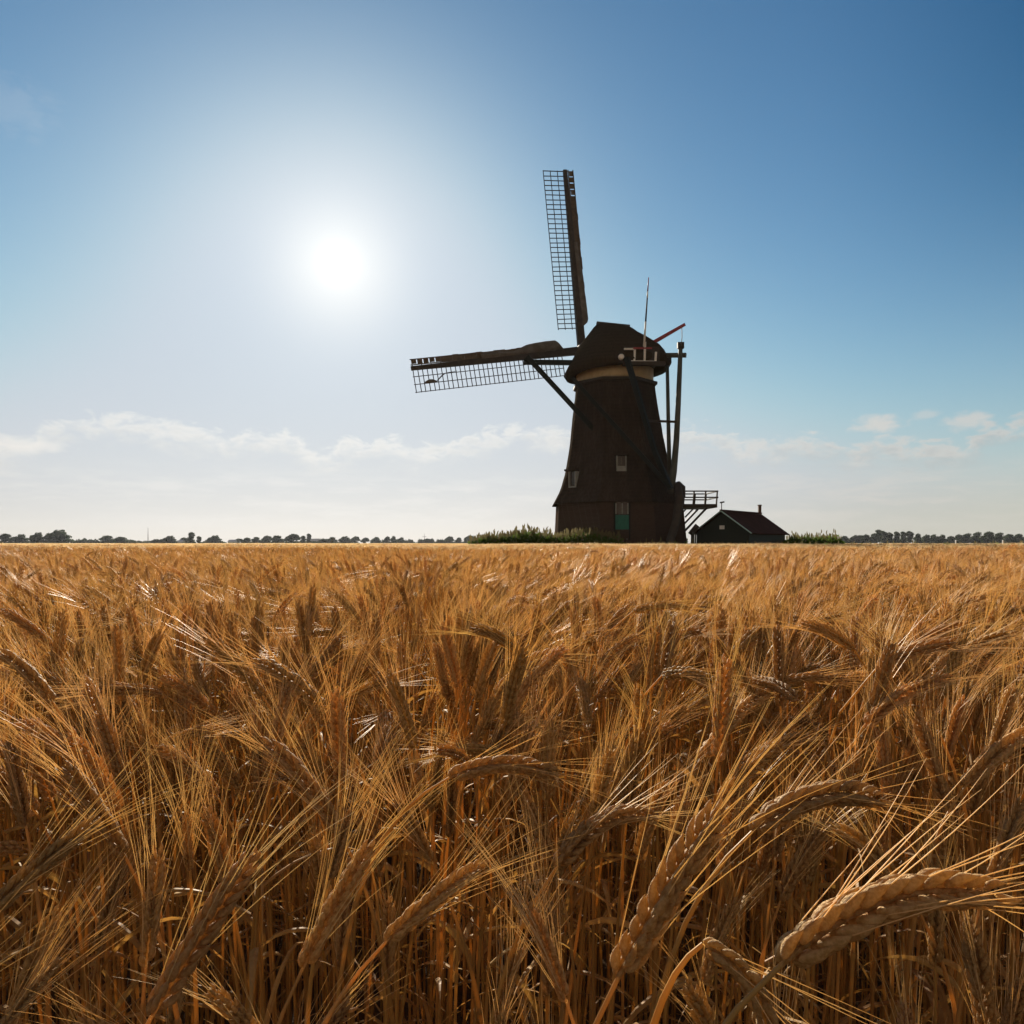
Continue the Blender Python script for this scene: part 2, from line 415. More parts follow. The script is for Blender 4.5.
# cap: rings read from the outline (row, left, right, half depth, rise of the right end)
S56 = 56 / F
CAP = [(376.5, 573, 660, 2.75, 0.55), (379, 566.5, 667, 3.25, 0.62), (375, 564, 670, 3.45, 0.68), (368, 567.5, 670, 3.42, 0.45), (360, 572.5, 665.5, 3.12, 0.15),
       (354, 575.5, 663.5, 2.92, 0.0), (348.5, 578.5, 659, 2.65, 0), (341, 583.5, 648, 2.2, 0), (334, 589, 638, 1.6, -0.05), (328, 593.5, 632.5, 0.95, -0.1), (324.5, 597, 629.5, 0.42, -0.2)]
def cap_ring(py, l, r, ay, rise, n=48):
    xl, xr = (l - 512) * S56, (r - 512) * S56
    xc, ax = (xl + xr) / 2, (xr - xl) / 2; z = CAM_Z + (HZ - py) * S56; out = []
    for k in range(n):
        t = 2 * math.pi * k / n; c, s = math.cos(t), math.sin(t); e = 2 / 2.35
        px, pyy = math.copysign(abs(c) ** e, c), math.copysign(abs(s) ** e, s)
        j = rng.uniform(-1, 1) * 0.02
        out.append(Vector((xc + ax * px + j, 56 + ay * pyy + j, z + rise * (px + 1) / 2)))
    return out
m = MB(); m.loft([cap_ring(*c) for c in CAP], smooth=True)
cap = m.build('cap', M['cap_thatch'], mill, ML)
m = MB(); m.bar(at(596.5, 323.6, 56), at(629.5, 327.0, 56), 0.55, 0.22)
m.build('ridge_board', M['dark_wood'], cap, ML)

# opening with white posts at the back of the cap
m = MB()
p, q = at(624.5, 362.5, 52.9), at(659.5, 346.5, 52.9)
m.box(p.x, q.x, 52.9, 54.9, p.z + 0.05, q.z)
dorm = m.build('back_gallery', M['dark_wood'], cap, ML)
m = MB(); y = 52.66
m.frame_box(((p.x + q.x) / 2 + 0.1, 52.72, at(0, 363.5, y).z), ((q.x - p.x) / 2 + 0.25, 0, 0), (0, 0.22, 0), (0, 0, 0.13))
m.build('gallery_beam', M['dark_wood'], dorm, ML)
for px, t in ((634.2, 349.8), (644.5, 342), (655.4, 352)):
    MB().bar(at(px, 360.8, y), at(px + 0.6, t, y), 0.14).build('gallery_post', M['white'], dorm, ML)
MB().bar(at(624, 349, y), at(634, 349, y), 0.12).build('top_rail', M['white'], dorm, ML)
m = MB(); m.bar(at(627, 361, 52.55), at(656.5, 361.6, 52.55), 0.09); m.build('bottom_rail', M['white'], dorm, ML)
m = MB(); m.bar(at(633, 348.2, 52.6), at(652, 348.2, 52.6), 0.10); m.build('red_rail', M['red'], dorm, ML)
c = at(621.4, 356.5, 52.35)
m = MB(); m.tube([c + Vector((0, 0.55, 0)), c + Vector((0, 0.02, 0)), c + Vector((0, -0.05, 0))], [0.2, 0.2, 0.13], 14); m.build('beam_end', M['white'], cap, ML)

# flag pole in bands of paint, brake lever with its rope
m = MB(); a, b = at(644.0, 346.5, 52.5), at(648.6, 277.5, 52.5)
pts = [a.lerp(b, t) for t in (0, .35, .36, .62, .63, .8, .81, 1)]
pole = MB().tube([a, a.lerp(b, .36)], [0.075, 0.06], 8).build('flagpole', M['white'], cap, ML)
MB().tube([a.lerp(b, .36), a.lerp(b, .70)], [0.06, 0.05], 8).build('dark_band', M['dark_wood'], pole, ML)
MB().tube([a.lerp(b, .70), a.lerp(b, .80)], [0.05, 0.045], 8).build('white_band', M['white'], pole, ML)
MB().tube([a.lerp(b, .80), b], [0.045, 0.03], 8).build('red_tip', M['red'], pole, ML)
lev = MB().bar(at(648, 345.5, 54.5), at(685.2, 324.2, 53.4), 0.24, w2=0.18).build('brake_lever', M['red'], cap, ML)
a = at(681.8, 327, 53.45)
MB().tube([a, a + Vector((0.02, 0, -0.7)), at(681.0, 347, 53.4)], 0.025, 6).build('brake_rope', M['rope'], lev, ML)

# the timber tail that turns the cap
T = lambda a, b, w, name, mm='green_wood', par=None, **k: MB().bar(a, b, w, **k).build(name, M[mm], par or mill, ML)
T(at(523.6, 362.2, 55.0), at(600, 363.0, 55.2), 0.34, 'cross_beam')
T(at(655, 355.4, 54.2), at(686, 355.2, 53.2), 0.30, 'tail_beam', 'grey_wood')
conv = at(671, 487.5, 50.2)
a = at(527.5, 357, 54.9); T(a, at(606, 442.5, 53.3), 0.36, 'long_brace')
a = at(572.6, 378, 52.6); T(a, conv + Vector((-.05, 0, 0)), 0.27, 'long_brace')
a = at(626.8, 358, 52.4); b = at(655, 452, 50.9)
T(a, b, 0.36, 'short_brace', w2=0.32); T(b, conv + Vector((-.02, .02, -.1)), 0.32, 'short_brace')
pts = [at(680.6, 345.5, 53.3), at(679.6, 372, 53.1), at(678.2, 405, 52.7), at(676.4, 440, 52.2), at(673.6, 472, 51.6), at(670.5, 492, 51.0)]
MB().tube(pts, [0.15, 0.175, 0.19, 0.21, 0.235, 0.25], 10).build('tail_pole', M['grey_wood'], mill, ML)
MB().tube([at(667.3, 366, 54.0), at(668.3, 420, 53.2), at(669.6, 478, 51.8)], [0.125, 0.14, 0.16], 10).build('inner_tail_pole', M['grey_wood'], mill, ML)
T(at(643.8, 420.6, 52.2), at(675.6, 421.8, 52.3), 0.15, 'tie_bar', 'dark_wood')
MB().bar(at(680.6, 342.5, 53.3), at(680.6, 348.5, 53.3), 0.46, 0.34).build('pole_head', M['dark_wood'], mill, ML)
pts = [at(677.5, 484, 51.0), at(679.5, 500, 50.7), at(676.5, 520, 50.4), at(670, 541, 50.1), at(667, 553, 49.9)]
MB().tube(pts, [0.26, 0.32, 0.30, 0.28, 0.26], 10).build('tail_foot', M['dark_wood'], mill, ML)
c = at(677.5, 492, 51.6)
m = MB(); m.tube([c + Vector((-0.25, -0.3, 0)), c + Vector((-0.2, -0.3, 0.3)), c + Vector((0.05, -.1, .38)), c + Vector((0.25, 0, 0.3)), c + Vector((0.3, 0, -0.4))], [.26, .34, .36, .3, .25], 12)
m.build('winch', M['dark_wood'], mill, ML)

# small stage on the right with rails and struts
zd = 3.78; x0, x1 = 11.85, at(713.5, 0, 54.0).x
stage = MB().box(x0, x1, 53.0, 56.2, zd - 0.2, zd + 0.05).build('stage', M['dark_wood'], mill, ML)
for k in range(6):
    pass
m = MB()
for y in (53.05, 56.1):
    xs = [x0 + 0.15 + (x1 - x0 - 0.2) * k / 3 for k in range(4)]
    for i, x in enumerate(xs): m.bar((x, y, zd + 0.05), (x + 0.06, y, zd + 0.95), 0.10)
    for z in (0.52, 0.96): m.bar((x0, y, zd + z), (x1 + 0.08, y, zd + z), 0.09)
for z in (0.52, 0.96): m.bar((x1 + 0.04, 53.05, zd + z), (x1 + 0.04, 56.1, zd + z), 0.09)
m.build('railing', M['dark_wood'], stage, ML)
for y in (53.3, 55.9):
    MB().bar((12.25, y, 1.9), (13.85, y, zd - 0.2), 0.14).build('strut', M['dark_wood'], stage, ML)
    MB().bar((12.3, y, 2.9), (12.95, y, zd - 0.2), 0.10).build('strut', M['grey_wood'], stage, ML)

# door and windows
p, n = facet_hit(BASE, 615.2, 515, 0); q, _ = facet_hit(BASE, 628.6, 503.5, 0); yf = p.y
d = MB().box(p.x, q.x, yf - 0.07, yf + 0.4, 0.1, p.z).build('door', M['door_green'], mill, ML)
m = MB()
m.box(p.x - 0.09, p.x - 0.002, yf - 0.12, yf + 0.4, 0.1, 3.86); m.box(q.x + 0.002, q.x + 0.09, yf - 0.12, yf + 0.4, 0.1, 3.86)
m.build('door_frame', M['green_wood'], d, ML)
tr = MB().box(p.x, q.x, yf + 0.0, yf + 0.3, p.z + 0.06, 3.84).build('transom_window', M['glass'], mill, ML)
m = MB(); w = q.x - p.x
for t in (0.04, 0.5, 0.93): m.box(p.x + w * t - 0.035, p.x + w * t + 0.035, yf - 0.09, yf - 0.002, p.z + 0.06, 3.80)
m.build('mullion', M['old_white'], tr, ML)
MB().box(p.x, q.x, yf - 0.10, yf + 0.3, p.z + 0.002, p.z + 0.056).build('transom_bar', M['green_wood'], tr, ML)
h = Vector((q.x - 0.14, yf - 0.12, 1.25)); MB().tube([h, h + Vector((0, 0, .14))], 0.025, 8).build('handle', M['iron'], d, ML)
# steps of dark brickwork by the door
MB().box(q.x + 0.35, q.x + 2.0, yf - 0.02, yf + 0.4, 3.62, 3.72).build('brick_course', M['brick'], mill, ML)


def mill_window(px0, px1, py0, py1, deg, white_low):
    p0, n = facet_hit(BODY, px0, py1, deg); p1, _ = facet_hit(BODY, px1, py1, deg); t0, _ = facet_hit(BODY, (px0 + px1) / 2, py0, deg)
    u = Vector((p1.x - p0.x, p1.y - p0.y, 0)); w = u.length; u.normalize()
    c = (p0 + p1) / 2; h = t0.z - p0.z; up = Vector((0, 0, 1)); c = c - n * 0.21
    fr = MB()
    for sgn in (-1, 1): fr.frame_box(c + u * sgn * (w / 2 - 0.035) + up * h / 2, u * 0.035, n * 0.3, up * h / 2)
    fr.frame_box(c + up * 0.05, u * (w / 2 - 0.072), n * 0.29, up * 0.05)
    f = fr.build('window', M['old_white'], mill, ML)
    MB().frame_box(c - n * 0.05 + up * h * 0.54, u * (w / 2 - 0.074), n * 0.2, up * (h * 0.46 - 0.02)).build('pane', M['glass'], f, ML)
    if white_low:
        MB().frame_box(c + up * (0.1 + h * 0.13), u * (w / 2 - 0.074), n * 0.21, up * h * 0.12).build('lower_panel', M['old_white'], f, ML)
        MB().frame_box(c + up * h * 0.66, u * 0.03, n * 0.2, up * h * 0.22).build('glazing_bar', M['board_wood'], f, ML)
    g = fr
    return f
mill_window(616.4, 626.4, 456.2, 471.2, 0, True)
f = mill_window(569.2, 576.2, 471.8, 487.6, -45, False)
f['label'] = 'small skewed window on the left face'
# sloping thatch hood just above each window
for (px, py, deg) in ((621.4, 455.4, 0), (573.2, 470.8, -45)):
    p, n = facet_hit(BODY, px, py, deg); u = Vector((math.cos(R(deg)), math.sin(R(deg)), 0))
    MB().frame_box(p + n * 0.08 + Vector((0, 0, .04)), u * 0.5, n * 0.34, Vector((0, 0, 0.07))).build('window_hood', M['thatch'], mill, ML)

# ---- sails
HUB = at(582, 350.5, 58.9)
al = R(15); TL = Vector((-math.cos(al), -math.sin(al), 0)); NRM = Vector((-math.sin(al), math.cos(al), 0)); UPV = Vector((0, 0, 1))
th = R(5.8); thl = R(9.4)
dir_up = (UPV * math.cos(th) + TL * math.sin(th)).normalized()
dir_left = (TL * math.cos(thl) - UPV * math.sin(thl)).normalized()


def make_sail(u, v, Rt, name_label, cloth):
    """u runs out along the spar, v towards the lattice side"""
    P = lambda r, s, n=0.0: HUB + u * r + v * s + NRM * n
    sp = MB().bar(P(-0.6, 0), P(Rt, 0), 0.62, 0.50, w2=0.30, up=NRM).build('sail', M['dark_wood'], mill, ML)
    if name_label: sp['label'] = name_label
    m = MB(); nb = 34; r0, r1 = 1.75, Rt - 0.12; W = 1.78
    for k in range(nb):
        r = r0 + (r1 - r0) * k / (nb - 1)
        j = 0.02 * math.sin(k * 2.3)
        m.bar(P(r, -0.35 if k % 2 else 0.0, -0.02), P(r + j, W + 0.05, -0.02), 0.058, up=NRM)
    for s in (0.62, 1.20, W):
        m.bar(P(r0 - 0.08, s, 0.045), P(r1 + 0.08, s, 0.045), 0.052, up=NRM)
    m.build('lattice', M['dark_wood'], sp, ML)
    # leading boards in short planks, little gaps between the outer ones
    m = MB(); n = 20
    for k in range(n):
        a = 4.4 + (Rt - 4.4) * k / n; b = 4.4 + (Rt - 4.4) * (k + (0.82 if k > 14 else 0.985)) / n
        wob = 0.03 * math.sin(k * 1.7)
        m.frame_box(P((a + b) / 2, -0.46 - wob, -0.05 + 0.02 * (k % 2)), u * (b - a) / 2, v * (0.17 if k > 13 else 0.22), NRM * 0.02)
    for s in (-0.24, -0.64): m.bar(P(8.0, s, -0.05), P(Rt, s, -0.05), 0.07, up=NRM)
    m.build('leading_board', M['board_wood'], sp, ML)
    # furled canvas along the inner part of the spar
    m = MB(); rings = []
    for t in range(26):
        f = t / 25; r = cloth[0] + (cloth[1] - cloth[0]) * f
        hump = cloth[2](f)
        rr = []
        for k in range(12):
            ph = 2 * math.pi * k / 12
            rr.append(P(r, -0.16 - hump / 2 + math.cos(ph) * (hump / 2 + 0.05), -0.1 + math.sin(ph) * (0.16 + 0.08 * hump) + 0.02 * math.sin(t * 2.1 + k)))
        rings.append(rr)
    m.loft(rings, smooth=True); m.build('furled_cloth', M['canvas'], sp, ML)
    return sp, P

def hump_left(f):
    return 0.12 + 0.62 * max(0, min(1, f / 0.06)) * (1 - max(0, min(1, (f - 0.42) / 0.18)) ** 1.2 * 0.62) - 0.08 * f + 0.05 * math.sin(f * 9)
def hump_up(f):
    return 0.10 + 0.42 * max(0, min(1, f / 0.05)) * (1 - f * 0.75) + 0.12 * math.sin(f * 3.1) * (1 - f)
s1, P1 = make_sail(dir_left, -(UPV * math.cos(thl) + TL * math.sin(thl)), 13.6, 'sail reaching out to the left', (1.6, 8.2, hump_left))
s2, P2 = make_sail(dir_up, (TL * math.cos(th) - UPV * math.sin(th)), 14.05, 'sail standing upright', (1.9, 8.4, hump_up))
# loose scrap of canvas caught in the left lattice near the tip
m = MB(); rings = []
for t in range(9):
    f = t / 8; r = 12.75 - 0.95 * f; w = 0.17 * math.sin(math.pi * min(1, f * 0.9 + 0.06)) + 0.02
    rings.append([P1(r, 1.16 - w * math.sin(ph) * (1.2 if math.sin(ph) > 0 else 0.35) + 0.03 * f, -0.08 + 0.07 * math.cos(ph)) for ph in [2 * math.pi * k / 8 for k in range(8)]])
m.loft(rings, smooth=True); m.build('canvas_scrap', M['canvas'], s1, ML)
MB().tube([P1(11.8, 1.1, -.06), P1(11.4, 0.78, -.06), P1(11.1, 0.62, -.05), P1(10.2, 0.55, -.05)], [.045, .05, .03, .02], 6).build('loose_rope', M['dark_wood'], s1, ML)
MB().tube([HUB + NRM * 0.9, HUB - NRM * 0.2, HUB - NRM * 2.0], [0.42, 0.5, 0.45], 16).build('windshaft', M['dark_wood'], mill, ML)

# ------------------------------------------------------------------ the shed
ap = at(721, 510.6, 52.0); rd = Vector((0.643, 0.766, 0)); ac = Vector((0.766, -0.643, 0))
SL = Vector((ap.x, ap.y, 0)); W2, LEN, ZE, ZR = 2.07, 7.1, 1.80, ap.z
shed = empty('shed', SL, 'low dark green wooden shed with red tiled roof beside the windmill', 'shed')
G = lambda s, t, z: SL + ac * s + rd * t + Vector((0, 0, z))
b = 0.14; zr, ze = ZR - 0.14, ZE - 0.06
g0 = [G(-W2 + b, 0.2, 0), G(W2 - b, 0.2, 0), G(W2 - b, 0.2, ze + 0.05), G(0, 0.2, zr), G(-W2 + b, 0.2, ze + 0.05)]
g1 = [p + rd * (LEN - 0.4) for p in g0]
MB().loft([g0, g1]).build('wall', M['shed_wood'], shed, SL)
for sg in (-1, 1):
    q0, q1 = Vector((0, 0, 0)), None
    r = [G(0, 0, ZR), G(sg * (W2 + 0.1), 0, ZE - 0.06), G(sg * (W2 + 0.1), 0, ZE - 0.14), G(0, 0, ZR - 0.09)]
    m = MB(); m.loft([r, [p + rd * LEN for p in r]])
    rf = m.build('roof', M['tile'], shed, SL)
    MB().bar(G(0, -0.03, ZR - 0.02), G(sg * (W2 + 0.12), -0.03, ZE - 0.08), 0.05, 0.17, up=ac.cross(Vector((0, 0, 1)))).build('bargeboard', M['barge'], rf, SL)
    if sg == 1:
        ch = MB().box(-0.10, 0.10, -0.10, 0.10, -0.4, 0.60)
        ch.box(-0.13, 0.13, -0.13, 0.13, 0.602, 0.67)
        ch.v = [tuple(Vector(v) + G(0.05, LEN - 0.35, ZR)) for v in ch.v]; ch.build('chimney', M['chimney_brick'], rf, SL)
        MB().bar(G(0, 0, ZR + 0.03), G(0, LEN, ZR + 0.03), 0.22, 0.1).build('ridge_tile', M['tile'], rf, SL)
wv = MB().tube([G(0, 0.1, ZR), G(0, 0.1, ZR + 0.62)], 0.03, 6)
wv.bar(G(-0.12, 0.1, ZR + 0.56), G(0.2, 0.1, ZR + 0.6), 0.05, 0.10); wv.build('weathervane', M['dark_wood'], shed, SL)
c = G(0, 0.16, 0); pz = at(721, 527.3, 52).z
MB().frame_box(Vector((c.x, c.y, pz)) , ac * 0.17, rd * 0.03, Vector((0, 0, 0.13))).build('wall_plate', M['white'], shed, SL)
MB().bar(G(W2 + 0.06, LEN + 0.06, 0), G(W2 + 0.06, LEN + 0.06, ze), 0.13).build('corner_post', M['white'], shed, SL)
MB().bar(G(-W2 + 0.1, 0.12, 0), G(-W2 + 0.1, 0.12, ze), 0.1).build('corner_post', M['grey_wood'], shed, SL)
# gate post and leaning timber in the gap between mill and shed
o = tag(MB().bar(at(693.6, 556, 50.6), at(693.4, 532, 50.6), 0.12).build('fence_post', M['grey_wood']), 'short pale post in the gap between windmill and shed', 'post')
m = MB(); m.bar(at(690.2, 534.5, 50.9), at(697.4, 525.4, 50.9), 0.2, 0.34); m.bar(at(691.8, 556, 51.0), at(692.2, 531, 51.0), 0.14); m.bar(at(691.4, 531, 51.0), at(698, 529, 51.0), 0.12)
tag(m.build('leaning_timber', M['dark_wood']), 'dark tilted timber propped up left of the shed gable', 'timber')

# ------------------------------------------------------------------ trees, hedges, far buildings
def leaf_cloud(rnd, centres, n, size, shape=1.0):
    """many small leaf-clump faces spread through a set of lobes"""
    vs, fs = [], []
    for _ in range(n):
        c, r = rnd.choice(centres)
        d = Vector((rnd.gauss(0, 1), rnd.gauss(0, 1), rnd.gauss(0, 1))).normalized() * (rnd.random() ** 0.4)
        p = Vector(c) + Vector((d.x * r[0], d.y * r[1], d.z * r[2]))
        a = Vector((rnd.gauss(0, 1), rnd.gauss(0, 1), rnd.gauss(0, .7))).normalized(); b = a.orthogonal().normalized(); b.rotate(Matrix.Rotation(rnd.random() * 6.28, 3, a))
        c2 = a.cross(b); s = size * rnd.uniform(.55, 1.25); k = len(vs)
        vs += [p - b * s, p + c2 * s * .6 - b * .1 * s, p + b * s + a * s * .3, p - c2 * s * .6 + b * .1 * s]; fs.append((k, k + 1, k + 2, k + 3))
    return vs, fs


def tree_mesh(kind, seed):
    """unit-height tree: trunk mesh and crown mesh"""
    rnd = random.Random(seed); t = MB()
    if kind == 'round':
        t.tube([(0, 0, 0), (0.01, 0, .2), (0, .01, .5), (.02, 0, .8)], [.035, .028, .02, .008], 7)
        for k in range(6):
            a = k * 1.05 + rnd.random(); t.tube([(0, 0, .22 + .06 * k), (.12 * math.cos(a), .12 * math.sin(a), .36 + .06 * k), (.26 * math.cos(a), .26 * math.sin(a), .48 + .06 * k)], [.014, .01, .004], 5)
        cs = []
        while len(cs) < 22:
            q = Vector((rnd.uniform(-1, 1), rnd.uniform(-1, 1), rnd.uniform(-1, 1)))
            if q.length < 1: cs.append(((q.x * .36, q.y * .34, .48 + q.z * .38), (rnd.uniform(.10, .18),) * 2 + (rnd.uniform(.10, .16),)))
        cs += [((0, 0, .42), (.46, .44, .40)), ((0.03, 0, .8), (.2, .2, .14))]
        n, sz = 2600, .055
    elif kind == 'bush':
        t.tube([(0, 0, 0), (0, 0, .3)], [.03, .01], 6)
        cs = [((rnd.uniform(-.9, .9), rnd.uniform(-.4, .4), rnd.uniform(.2, .6)), (rnd.uniform(.25, .4), .3, rnd.uniform(.22, .38))) for _ in range(12)]
        n, sz = 1500, .09
    else:
        t.tube([(0, 0, 0), (0, .005, .4), (.005, 0, .95)], [.024, .018, .005], 7)
        for k in range(7):
            a = k * 2.2; t.tube([(0, 0, .2 + .09 * k), (.06 * math.cos(a), .06 * math.sin(a), .34 + .09 * k)], [.009, .003], 5)
        cs = [((rnd.uniform(-.06, .06), rnd.uniform(-.06, .06), z), (rnd.uniform(.10, .15), rnd.uniform(.10, .15), .11)) for z in (.27, .36, .45, .54, .62, .70, .78, .86, .93)]
        n, sz = 1500, .04
    vs, fs = leaf_cloud(rnd, cs, n, sz)
    return t, MB().add(vs, fs)

PROTO = {}
for kind in ('round', 'poplar', 'bush'):
    for s in range(4 if kind == 'round' else 2):
        t, c = tree_mesh(kind, 11 + s * 7 + len(kind))
        a = t.build('trunk', M['bark']); b = c.build('crown', M['leaf_pop' if kind == 'poplar' else 'leaf_dark'])
        PROTO[kind, s] = (a.data, b.data)
        for o in (a, b): bpy.data.objects.remove(o)

rt = random.Random(3)
def plant(px, width, top, Y, kind, label, group):
    h = CAM_Z + (HZ - top) / F * Y
    ms = PROTO[kind, rt.randrange(4 if kind == 'round' else 2)]
    p = at(px, HZ, Y); o = empty('bush' if kind == 'bush' else 'poplar_tree' if kind == 'poplar' else 'tree', (p.x, Y, 0), label, 'bush' if kind == 'bush' else 'tree', group)
    wm = width / F * Y; unit = {'round': 1.0, 'bush': 2.2, 'poplar': 0.34}[kind]
    o.scale = (wm / unit, wm / unit, h); o.rotation_euler.z = rt.uniform(-0.5, 0.5)
    for nm, me in zip(('trunk', 'crown'), ms):
        c = bpy.data.objects.new(nm, me); COL.objects.link(c); c.parent = o

L1, L2, L3 = 'tree in the dark clump at the far left edge of the horizon', 'tree in the long row on the horizon left of the windmill', 'round-topped tree in the belt of wood on the horizon at the far right'
SPECIAL = {59: 'largest round tree on the left horizon, at the right end of the dark clump', 191: 'narrow upright tree above its neighbours on the left horizon', 156: 'single round tree right of the mast on the left horizon',
           215: 'dome-shaped lone tree left of the small white building on the horizon', 292: 'tall round tree crowning the middle clump left of the windmill', 469: 'last round tree on the horizon left of the reed bank'}
left = [(-12, 18, 532, 'round'), (6, 15, 533, 'round'), (21, 17, 533.5, 'round'), (38, 17, 531.5, 'round'), (59, 27, 528.6, 'round'), (88, 18, 538, 'bush'), (108, 16, 535, 'round'), (121, 15, 536.3, 'round'), (136, 24, 539.6, 'bush'),
        (170, 15, 535, 'round'), (156, 12, 538.6, 'round'), (184, 11, 537, 'round'), (191, 7, 532.6, 'poplar'), (199, 5, 536.5, 'poplar'), (215, 16, 534.6, 'round'), (238, 11, 538, 'round'), (247, 10, 537, 'round'), (257, 11, 536.6, 'round'), (267, 12, 535, 'round'),
        (278, 15, 535, 'round'), (292, 16, 533, 'round'), (303, 6, 536, 'poplar'), (309, 5, 534, 'poplar'), (322, 11, 538, 'round'), (333, 11, 536.6, 'round'), (345, 13, 535.6, 'round'), (355, 10, 535.6, 'round'), (365, 9, 537, 'round'), (377, 9, 536.6, 'round'),
        (387, 7, 535.6, 'round'), (394, 7, 535.6, 'round'), (401, 7, 536.6, 'round'), (410, 6, 538, 'bush'), (432, 6, 538, 'round'), (440, 6, 538, 'bush'), (449, 10, 535.6, 'round'), (459, 8, 537, 'round'), (469, 12, 534.6, 'round')]
for px, w, top, kind in left:
    Y = 520 if px < 80 else 620 if px < 320 else 760
    plant(px, w * 1.12, top, Y + rt.uniform(-15, 15), kind, SPECIAL.get(px, L1 if px < 80 else L2), 'trees along the left horizon')
right = [(845, 10, 535.5, 'round'), (855, 12, 534.3, 'round'), (866, 9, 533.6, 'round'), (874, 9, 532.4, 'round'), (880, 8, 530.2, 'poplar'), (884, 6, 531.5, 'poplar'), (890, 6, 532.8, 'poplar'), (897, 6, 532, 'poplar'), (904, 6, 532, 'poplar'), (910, 7, 531.6, 'poplar'), (918, 8, 532.6, 'round'), (926, 9, 533.6, 'round'),
         (934, 9, 533.6, 'round'), (942, 9, 533.6, 'round'), (951, 11, 535.4, 'round'), (959, 11, 533.6, 'round'), (968, 13, 532.4, 'round'), (978, 13, 531, 'round'), (989, 15, 530.6, 'round'), (1000, 13, 531.6, 'round'), (1010, 13, 533.6, 'round'), (1019, 12, 533, 'round'), (1032, 15, 533, 'round')]
for px, w, top, kind in right:
    plant(px, w * 1.15, top, 560 + rt.uniform(-15, 15), kind, 'slender tree with bare lower trunk in the open row right of the shed' if kind == 'poplar' else L3, 'trees along the right horizon')

rb = random.Random(31)
for a, b, n, Y, lab in ((75, 330, 26, 630, 'low ragged bush among the trees along the left horizon'), (320, 470, 16, 775, 'low faint bush on the horizon left of the reed bank'), (845, 1030, 14, 575, 'low bush under the taller trees on the right horizon')):
    for _ in range(n):
        plant(rb.uniform(a, b), rb.uniform(5, 15), rb.uniform(537.2, 540.8) if a < 800 else rb.uniform(534.5, 538.5), Y + rb.uniform(-12, 12), 'bush' if rb.random() < .6 else 'round', lab, 'bushes along the horizon')

# continuous low hedgerows under the trees
def hedgerow(x0, x1, Y, h, label, seed, name='hedgerow'):
    rnd = random.Random(seed); a, b = at(x0, HZ, Y).x, at(x1, HZ, Y).x
    cs = [((rnd.uniform(a, b), Y + rnd.uniform(-4, 4), h * rnd.uniform(.3, .55)), (rnd.uniform(3, 8), 3, h * rnd.uniform(.3, .6))) for _ in range(int((b - a) / 4))]
    vs, fs = leaf_cloud(rnd, cs, int((b - a) * 32), 0.75)
    return tag(MB().add(vs, fs).build(name, M['leaf_dark']), label, 'hedge', kind='stuff')
hedgerow(-60, 330, 640, 3.0, 'low dark hedgerow along the left horizon under the trees', 4)
hedgerow(320, 480, 790, 3.2, 'faint low hedgerow on the horizon just left of the reed bank', 5)
hedgerow(836, 1090, 580, 4.2, 'dark continuous undergrowth under the trees on the right horizon', 6)

def far_house(px, w, top, Y, label, wallm, roofm, sk=0.5):
    p = at(px, HZ, Y); h = CAM_Z + (HZ - top) / F * Y; wm = w / F * Y; e = empty('farm_building', (p.x, Y, 0), label, 'building', 'white farm buildings far away'); L = Vector((p.x, Y, 0))
    MB().box(p.x - wm / 2, p.x + wm / 2, Y, Y + 7, 0, h * .55).build('wall', wallm, e, L)
    r = [Vector((p.x - wm / 2 - .3, Y - .4, h * .55 + .01)), Vector((p.x - wm / 2 - .3, Y + 3.5, h)), Vector((p.x - wm / 2 - .3, Y + 7.4, h * .55 + .01))]
    MB().loft([r, [q + Vector((wm + .6, 0, 0)) for q in r]]).build('roof', roofm, e, L)
far_house(231, 6.5, 539.6, 600, 'small white building between the clumps on the left horizon', M['white'], M['pale_roof'])
far_house(179.5, 4, 539.8, 600, 'tiny white building beside the narrow upright tree on the horizon', M['white'], M['pale_roof'])
far_house(314.5, 9, 538.6, 700, 'pale low barn at the end of the middle tree clump', M['white'], M['pale_roof'])
for px, top, Y, lab in ((148, 527.5, 600, 'thin tall mast standing on the left horizon'), (424.5, 533.5, 740, 'slim mast with a crossarm on the horizon left of the reed bank')):
    p = at(px, HZ, Y); h = CAM_Z + (HZ - top) / F * Y
    m = MB(); m.tube([(p.x, Y, 0), (p.x, Y, h)], [.35, .12], 6)
    if px > 400: m.bar((p.x - 2, Y, h * .7), (p.x + 2, Y, h * .7), .3)
    tag(m.build('mast', M['iron']), lab, 'mast')
for px, lab in ((956, 'small white marker post by the pale track, left one'), (1003, 'small white marker post by the pale track, near the right edge')):
    p = at(px, HZ, 150); m = MB(); m.bar((p.x, 150, 0), (p.x, 150, 1.55), .28, w2=.24); m.bar((p.x, 150, 1.55), (p.x, 150, 1.68), .34, w2=.1)
    tag(m.build('marker_post', M['white']), lab, 'post', 'white posts by the far track')
tk = sheet('track', 62, 260, 150, 330, 0.9, M['track'], 2, 2)
tk.location.z = 0
m = MB(); m.box(60, 262, 149.6, 332, 0.0, 0.88); tag(m.build('embankment', M['grass_ground']), kind='structure')

